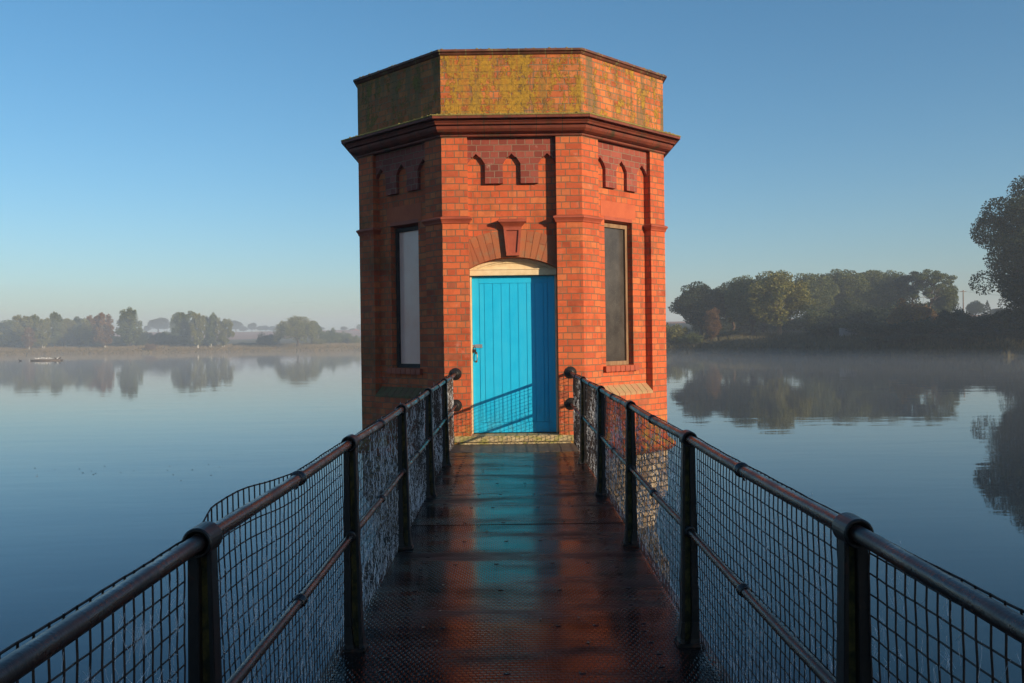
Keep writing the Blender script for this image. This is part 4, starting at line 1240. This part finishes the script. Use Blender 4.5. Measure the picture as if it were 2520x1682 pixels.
GR = 'trees on the right bank'; GRB = 'bushes on the right bank'
RTL = [
    ('bush', 0, 1655, 786, 70, 146, 'olive', 'grey green bush right beside the tower on the right bank', GRB),
    ('bush', 1, 1700, 815, 60, 143, 'green', 'low bush between the grey green bush and the brown birch', GRB),
    ('oak', 0, 1728, 692, 130, 152, 'dark', 'dark domed oak nearest the tower on the right bank', GR),
    ('birch', 2, 1752, 760, 46, 144, 'brown', 'small brown birch before the dark domed oak', GR),
    ('oak', 1, 1805, 690, 96, 155, 'dark', 'dark oak between the domed oak and the tall rounded tree', GR),
    ('tall', 0, 1852, 668, 118, 146, 'green', 'tall rounded dull green tree left of the sunlit tree', GR),
    ('tall', 1, 1915, 662, 150, 143, 'lime', 'big sunlit yellow green tree on two sunlit trunks', GR, 'sunny'),
    ('oak', 2, 2000, 664, 104, 178, 'green', 'first oak of the wood right of the sunlit tree', GR),
    ('oak', 0, 2050, 662, 96, 184, 'green', 'second oak of the wood, slightly greener', GR),
    ('oak', 1, 2098, 660, 96, 180, 'green', 'third oak, in the middle of the wood', GR),
    ('oak', 2, 2145, 657, 100, 186, 'green', 'fourth oak of the wood behind the orange bush', GR),
    ('tall', 0, 2190, 659, 92, 180, 'green', 'fifth tree of the wood left of the open stemmed pines', GR),
    ('pine', 0, 2246, 660, 84, 176, 'dark', 'left open stemmed pine with sky between its stems', GR),
    ('pine', 0, 2296, 655, 96, 172, 'green', 'tall open stemmed pine at the right end of the wood', GR),
    ('oak', 1, 2330, 690, 52, 176, 'green', 'rounded tree ending the wood beside the telegraph pole', GR),
    ('bush', 0, 2280, 724, 90, 182, 'green', 'bush seen between the stems of the open pines', GRB),
    ('bush', 0, 2510, 832, 90, 103, 'dark', 'lowest dark bush at the right edge of the shaded shore', GRB),
    ('bush', 1, 1745, 775, 90, 168, 'dark', 'dark undergrowth bush behind the small brown birch', GRB),
    ('bush', 0, 1815, 768, 100, 170, 'dark', 'dark undergrowth bush below the dark oak left of the tall rounded tree', GRB),
    ('bush', 1, 1880, 770, 100, 168, 'dark', 'dark undergrowth bush behind the sunlit trunks', GRB),
    ('bush', 0, 1950, 772, 100, 166, 'green', 'undergrowth bush right of the sunlit trunks', GRB),
    ('bush', 1, 1790, 812, 60, 150, 'green', 'small pale green bush under the dark oak', GRB),
    ('bush', 0, 2020, 742, 110, 160, 'green', 'shaded undergrowth bush below the first wood oak', GRB),
    ('bush', 1, 2100, 735, 120, 158, 'dark', 'shaded undergrowth bush below the third wood oak', GRB),
    ('bush', 0, 2170, 740, 100, 154, 'dark', 'shaded undergrowth bush left of the orange bush', GRB),
    ('bush', 1, 2242, 730, 96, 138, 'rust', 'large orange brown bush lit by the sun', GRB),
    ('bush', 0, 2310, 758, 50, 140, 'rust', 'small orange bush right of the large orange brown bush', GRB),
    ('bush', 0, 2050, 790, 120, 134, 'dark', 'dark shore bush behind the notice board', GRB),
    ('bush', 1, 2130, 785, 120, 128, 'dark', 'dark shore bush right of the notice board', GRB),
    ('bush', 0, 2205, 786, 110, 122, 'dark', 'dark shore bush below the large orange brown bush', GRB),
    ('bush', 1, 2275, 778, 110, 118, 'dark', 'dark shore bush below the small orange bush', GRB),
    ('bush', 0, 2350, 744, 82, 124, 'dark', 'tall dark bush at the foot of the telegraph pole', GRB),
    ('bush', 1, 2420, 766, 100, 116, 'dark', 'dark bush right of the telegraph pole', GRB),
    ('bush', 0, 2490, 745, 110, 112, 'dark', 'dark bush under the big sycamore crown', GRB),
    ('bush', 1, 2545, 735, 110, 108, 'dark', 'dark bush cut by the right frame edge', GRB),
    ('bush', 0, 2180, 825, 110, 116, 'dark', 'low dark bush at the water edge, left of centre on the shaded bank', GRB),
    ('bush', 1, 2270, 822, 120, 112, 'dark', 'low dark bush at the water edge, middle of the shaded bank', GRB),
    ('bush', 0, 2370, 815, 130, 110, 'dark', 'low dark bush at the water edge below the telegraph pole', GRB),
    ('bush', 1, 2470, 810, 130, 107, 'dark', 'low dark bush at the water edge below the sycamore', GRB),
    ('oak', 0, 2402, 739, 38, 260, 'dark', 'distant round tree right of the telegraph pole', GR),
    ('conifer', 0, 2432, 740, 30, 260, 'dark', 'distant pointed conifer below the sycamore branches', GR),
    ('oak', 2, 2462, 757, 40, 265, 'dark', 'distant low tree right of the pointed conifer', GR),
    ('tall', 0, 2600, 620, 190, 102, 'dark', 'dark young tree filling the gap under the sycamore crown', GR),
    ('near', 0, 2610, 432, 415, 98, 'dark', 'huge dark sycamore leaning in at the right frame edge', GR),
]
for t_ in RTL:
    kind, var, px, top, wpx, Y, leaf, label, grp = t_[:9]
    tree(kind, var, px, top, wpx * (1.0 if kind == 'near' else 1.18), Y, leaf, label, grp, trunk=t_[9] if len(t_) > 9 else 'bark')
# trees of the same bank just outside the frame; their shade lies on the right bank
for i, (x, y, h, wd) in enumerate([(82, 96, 17, 15), (72, 80, 16, 13), (88, 82, 18, 15), (100, 92, 18, 15), (66, 66, 14, 12), (84, 112, 17, 15)]):
    make_tree('oak', i, x, y, h, wd, 'dark', 'bark', 'oak_tree', 'bank oak beyond the right frame edge, number %s counted from the water' % ['one', 'two', 'three', 'four', 'five', 'six'][i], 'bank oaks beyond the right frame edge')
# added unseen trees behind the camera, placed to shade the footbridge
sd = Vector((math.sin(R(SUN_AZ)), math.cos(R(SUN_AZ)))); pd = Vector((-sd.y, sd.x))
EDGE = 7.15
for i, (Ld, p_, h, wd) in enumerate([(32, EDGE - 4.1, 14.5, 8.8), (37, EDGE - 5.2, 16, 10), (31, EDGE - 9.5, 14, 10), (38, EDGE - 12, 16, 11), (33, EDGE - 16, 14, 10), (30, EDGE - 22, 14, 10), (37, EDGE - 22, 15, 11), (43, EDGE - 6.5, 17, 12)]):
    q = sd * Ld + pd * p_
    make_tree('oak' if i % 2 else 'tall', i, q.x, q.y, h, wd, 'dark', 'bark', 'oak_tree', '%s of the added unseen trees behind the photographer, shading the footbridge' % ['first', 'second', 'third', 'fourth', 'fifth', 'sixth', 'seventh', 'eighth'][i], 'added shade trees behind the viewer')

# rough grass and reeds along the waterline
def grass_strip(name, th0, th1, n, s0, s1, hmin, hmax, wdt, mat, label, seed):
    rng = np.random.default_rng(seed)
    v = np.empty((n, 3, 3))
    for i in range(n):
        th_ = rng.uniform(th0, th1); s_ = s0 + (s1 - s0) * rng.uniform() ** 1.3
        r_ = shore_w(th_) + s_
        x, y = r_ * math.sin(R(th_)), r_ * math.cos(R(th_))
        z = ground_z(x, y) - 0.05
        clump = 0.6 + 0.6 * math.sin(th_ * 9 + s_ * 0.8) * math.sin(th_ * 23)
        h_ = rng.uniform(hmin, hmax) * clump + 0.12
        dx = wdt * rng.uniform(0.5, 1.2)
        v[i, 0] = (x - dx, y, z); v[i, 1] = (x + dx, y + 0.05, z); v[i, 2] = (x + rng.normal() * h_ * 0.25, y + rng.normal() * 0.1, z + h_)
    me = bpy.data.meshes.new(name); me.from_pydata(v.reshape(-1, 3).tolist(), [], [(3 * i, 3 * i + 1, 3 * i + 2) for i in range(n)]); me.update()
    me.materials.append(mat)
    o = bpy.data.objects.new(name, me); C.objects.link(o)
    tag(o, label, 'grass', kind='stuff')
m_reed = leaf_mat('dry_reeds', (0.08, 0.075, 0.032), (0.17, 0.12, 0.058), (0.24, 0.175, 0.085))
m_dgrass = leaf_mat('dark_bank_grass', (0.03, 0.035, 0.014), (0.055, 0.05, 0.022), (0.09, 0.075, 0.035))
grass_strip('reed_bed', -33, -6, 26000, 0.0, 26, 0.15, 0.6, 0.11, m_reed, 'dry tan grass and reeds along the far left bank', 3)
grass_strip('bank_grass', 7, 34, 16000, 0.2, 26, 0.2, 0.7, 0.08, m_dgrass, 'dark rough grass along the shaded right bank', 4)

# ------------------------------------------------------------------ raft with gulls, coot
m_wood = rough_mat('wet_raft_timber', (0.08, 0.06, 0.04), (0.16, 0.12, 0.08), 6, 0.8)
m_gull = rough_mat('white_feathers', (0.72, 0.72, 0.70), (0.82, 0.82, 0.80), 20, 0.8)
m_grey = rough_mat('grey_feathers', (0.30, 0.31, 0.33), (0.38, 0.39, 0.41), 20, 0.8)
m_coot = rough_mat('black_feathers', (0.02, 0.02, 0.022), (0.04, 0.04, 0.04), 20, 0.7)
m_beak = rough_mat('orange_beak', (0.5, 0.2, 0.03), (0.4, 0.15, 0.02), 20, 0.6)
RY = 149.0
rx0 = px_to_xy(116, RY)
raft = empty('floating_raft', (rx0, RY, WATER_Z), label='long low timber raft floating on the left of the lake with gulls on it', cat='raft')
d_ = MB()
for i in range(5):
    d_.box(-2.5, 2.45, -0.55 + i * 0.22, -0.36 + i * 0.22, 0.16, 0.20)
d_.box(2.3, 2.7, -0.2, 0.2, 0.12, 0.19)
d_.build('raft_deck', m_wood, raft)
for q in (-0.35, 0.35):
    f_ = MB(); f_.tube([(-2.45, q, 0.05), (2.4, q, 0.05)], 0.11, 10); f_.build('float', m_wood, raft)
def bird(name, loc, rz, mb_body, mb_wing, sc, label, group, legs=True):
    root = empty(name, loc, rz, label=label, cat='gull' if name == 'gull' else 'water bird', group=group)
    b = MB()
    # body, neck and head lofted as one skin along a bent spine (tail to beak)
    sp = [(-0.24, 0.10, 0.006), (-0.17, 0.11, 0.030), (-0.08, 0.115, 0.062), (0.0, 0.125, 0.075), (0.07, 0.145, 0.064), (0.105, 0.185, 0.042), (0.118, 0.225, 0.030), (0.135, 0.255, 0.034), (0.160, 0.262, 0.026), (0.178, 0.258, 0.010)]
    b.tube([(x * sc, 0, (z + (0.0 if legs else -0.07)) * sc) for x, z, r in sp], [r * sc for x, z, r in sp], 10)
    b.build('body', mb_body, root, recalc=False)
    w_ = MB()
    for s in (-1, 1):
        w_.tube([(0.05 * sc, s * 0.060 * sc, (0.14 - (0 if legs else 0.07)) * sc), (-0.08 * sc, s * 0.058 * sc, (0.145 - (0 if legs else 0.07)) * sc), (-0.26 * sc, s * 0.020 * sc, (0.13 - (0 if legs else 0.07)) * sc)], [0.030 * sc, 0.040 * sc, 0.006 * sc], 8)
    w_.build('folded_wings', mb_wing, root, recalc=False)
    k_ = MB(); zb = (0.256 - (0 if legs else 0.07)) * sc
    k_.tube([(0.172 * sc, 0, zb), (0.215 * sc, 0, zb - 0.008 * sc)], [0.010 * sc, 0.003 * sc], 6)
    k_.build('beak', m_beak, root, recalc=False)
    if legs:
        for s in (-1, 1):
            l_ = MB(); l_.tube([(0.01 * sc, s * 0.025 * sc, 0.07 * sc), (0.0, s * 0.025 * sc, 0.0)], 0.006 * sc, 5)
            l_.box(-0.01 * sc, 0.05 * sc, (s * 0.025 - 0.018) * sc, (s * 0.025 + 0.018) * sc, 0.0, 0.006 * sc)
            l_.build('leg', m_beak, root, recalc=False)
    return root
rg = random.Random(9)
ord_ = ['leftmost', 'second', 'third', 'fourth', 'fifth', 'sixth', 'seventh', 'eighth', 'ninth']
for i in range(9):
    bird('gull', (rx0 - 1.75 + i * 0.30 + rg.uniform(-.05, .05), RY + rg.uniform(-.3, .3), WATER_Z + 0.20), rg.choice((0.2, 3.3, 0.1, 2.9)), m_gull, m_grey, 1.15,
         ('leftmost' if i == 0 else ord_[i] + ' from the left') + ' of the white gulls perched on the raft', 'gulls on the raft')
bird('gull', (rx0 + 1.72, RY, WATER_Z + 0.20), 0.3, m_gull, m_grey, 1.2, 'lone white gull standing beside the dark birds at the raft end', 'gulls on the raft')
bird('cormorant', (rx0 + 2.05, RY + 0.1, WATER_Z + 0.20), 0.2, m_coot, m_coot, 1.35, 'dark bird resting on the right end of the raft', 'dark water birds')
bird('cormorant', (rx0 + 1.45, RY - 0.1, WATER_Z + 0.20), 2.8, m_coot, m_coot, 1.2, 'dark bird between the gull row and the lone gull', 'dark water birds')
bird('coot', (px_to_xy(50, RY), RY, WATER_Z), 3.0, m_coot, m_coot, 1.5, 'black coot swimming left of the gull raft', 'dark water birds', legs=False)

fl_ = MB(); rg2 = random.Random(31)
for i in range(26):
    px_ = rg2.choice((rg2.uniform(80, 330), rg2.uniform(380, 600), rg2.uniform(400, 480))); Y_ = rg2.gauss(18.3, 0.5)
    s_ = rg2.uniform(0.004, 0.012); x_ = px_to_xy(px_, Y_); a_ = rg2.uniform(0, 3.14)
    fl_.prism([(x_ + math.cos(a_ + q) * s_ * (1.6 if q in (0, 3.14) else 0.7), Y_ + math.sin(a_ + q) * s_, WATER_Z - 0.002) for q in (0, 1.57, 3.14, 4.71)],
              [(x_ + math.cos(a_ + q) * s_ * (1.5 if q in (0, 3.14) else 0.6), Y_ + math.sin(a_ + q) * s_, WATER_Z + 0.006) for q in (0, 1.57, 3.14, 4.71)])
tag(fl_.build('floating_leaves', m_wood), 'scattered fallen leaves drifting on the still water at the left', kind='stuff')

# ------------------------------------------------------------------ telegraph pole, notice board, farmhouse
m_pole = rough_mat('pole_timber', (0.16, 0.11, 0.08), (0.24, 0.17, 0.12), 4, 0.9, stretch=(1, 1, 0.2))
PY_ = 200.0; pxx = px_to_xy(2373, PY_); pz = ground_z(pxx, PY_)
ptop = CAM_Z + (hor(2373) - 714) / F_PX * PY_
pole = empty('telegraph_pole', (pxx, PY_, pz), label='thin timber telegraph pole rising behind the right bank bushes', cat='pole')
q = MB(); q.tube([(0, 0, -0.5), (0, 0, ptop - pz)], [0.15, 0.11], 10); q.build('pole', m_pole, pole)
q = MB(); q.box(-0.7, 0.7, -0.06, 0.06, ptop - pz - 0.42, ptop - pz - 0.30)
xa = q.build('crossarm', m_pole, pole)
for xi in (-0.6, -0.2, 0.2, 0.6):
    q = MB(); q.lathe([(0.03, 0), (0.045, 0.05), (0.03, 0.12)], (xi, 0, ptop - pz - 0.30), 'Z', 8); q.build('insulator', m_steel, xa)
for s, nm in ((-1, 0), (1, 1)):
    q = MB()
    for xi in (-0.6, 0.6):
        pts = []
        for i in range(13):
            t = i / 12
            pts.append((xi + s * 45 * t, 30 * t, ptop - pz - 0.2 - 2.2 * 4 * t * (1 - t) * 0.5 + (0.3 if s < 0 else 0.5) * t))
        q.tube(pts, 0.012, 4, cap=False)
    q.build('wire', m_black, pole, recalc=False)
nb_x, nb_y = px_to_xy(2089, 127), 127.0; nz = ground_z(nb_x, nb_y)
board = empty('notice_board', (nb_x, nb_y, nz), label='pale blank board on posts among the dark right bank bushes', cat='notice board')
bz = CAM_Z + (hor(2089) - 808) / F_PX * nb_y - nz
m_board = rough_mat('grey_board', (0.20, 0.19, 0.18), (0.27, 0.25, 0.24), 3, 0.8)
q = MB(); q.box(-1.3, 1.3, -0.06, -0.01, bz - 1.15, bz); q.build('panel', m_board, board)
q = MB(); q.box(-1.36, 1.36, -0.10, 0.05, bz + 0.003, bz + 0.06); q.build('cap_rail', m_board, board)
for s in (-1.15, 1.15):
    q = MB(); q.box(s - 0.05, s + 0.05, 0.0, 0.10, -0.4, bz - 0.02); q.build('post', m_board, board)
fx, fy = px_to_xy(877, 560), 560.0; fz = ground_z(fx, fy)
house = empty('farmhouse', (fx, fy, fz), label='tiny white farmhouse on the skyline beside the tower edge', cat='house')
zt_ = CAM_Z + (hor(877) - 809) / F_PX * fy - fz
m_white = rough_mat('white_render', (0.7, 0.7, 0.68), (0.8, 0.8, 0.78), 2, 0.9)
q = MB(); q.box(-2.8, 2.8, -2.5, 2.5, -0.5, zt_ - 1.8); q.build('wall', m_white, house)
q = MB(); q.prism([(-3.1, -2.8, zt_ - 1.8), (-3.1, 2.8, zt_ - 1.8), (-3.1, 0, zt_)], [(3.1, -2.8, zt_ - 1.8), (3.1, 2.8, zt_ - 1.8), (3.1, 0, zt_)])
rf_ = q.build('roof', m_terra, house)
q = MB(); q.box(1.8, 2.4, -0.3, 0.3, zt_ - 0.6, zt_ + 0.7); q.build('chimney', m_brick, rf_, uv=True)

# ------------------------------------------------------------------ air
def volume_box(name, x0, x1, y0, y1, z0, z1, dens, col, aniso, label):
    m = bpy.data.materials.new(name + '_air'); m.use_nodes = True
    nt = m.node_tree; nt.nodes.clear()
    out = nt.nodes.new('ShaderNodeOutputMaterial'); pv = nt.nodes.new('ShaderNodeVolumePrincipled')
    pv.inputs['Density'].default_value = dens; pv.inputs['Color'].default_value = (*col, 1); pv.inputs['Anisotropy'].default_value = aniso
    nt.links.new(pv.outputs[0], out.inputs['Volume'])
    b = MB(); b.box(x0, x1, y0, y1, z0, z1)
    o = b.build(name, m)
    tag(o, label, kind='stuff')
    return o
volume_box('haze', -1350, 1350, -1350, 1350, -8.5, 32, 0.0010, (0.80, 0.90, 1.0), 0.0, 'pale morning haze over the whole lake')
volume_box('mist', -560, 560, 16, 560, WATER_Z + 0.02, WATER_Z + 0.8, 0.0030, (0.84, 0.92, 1.0), 0.0, 'thin bank of mist lying on the water')
volume_box('mist_bank', -600, -15, 150, 380, WATER_Z + 0.9, WATER_Z + 9, 0.0018, (0.74, 0.87, 1.0), 0.0, 'paler mist bank hanging over the far left shore')
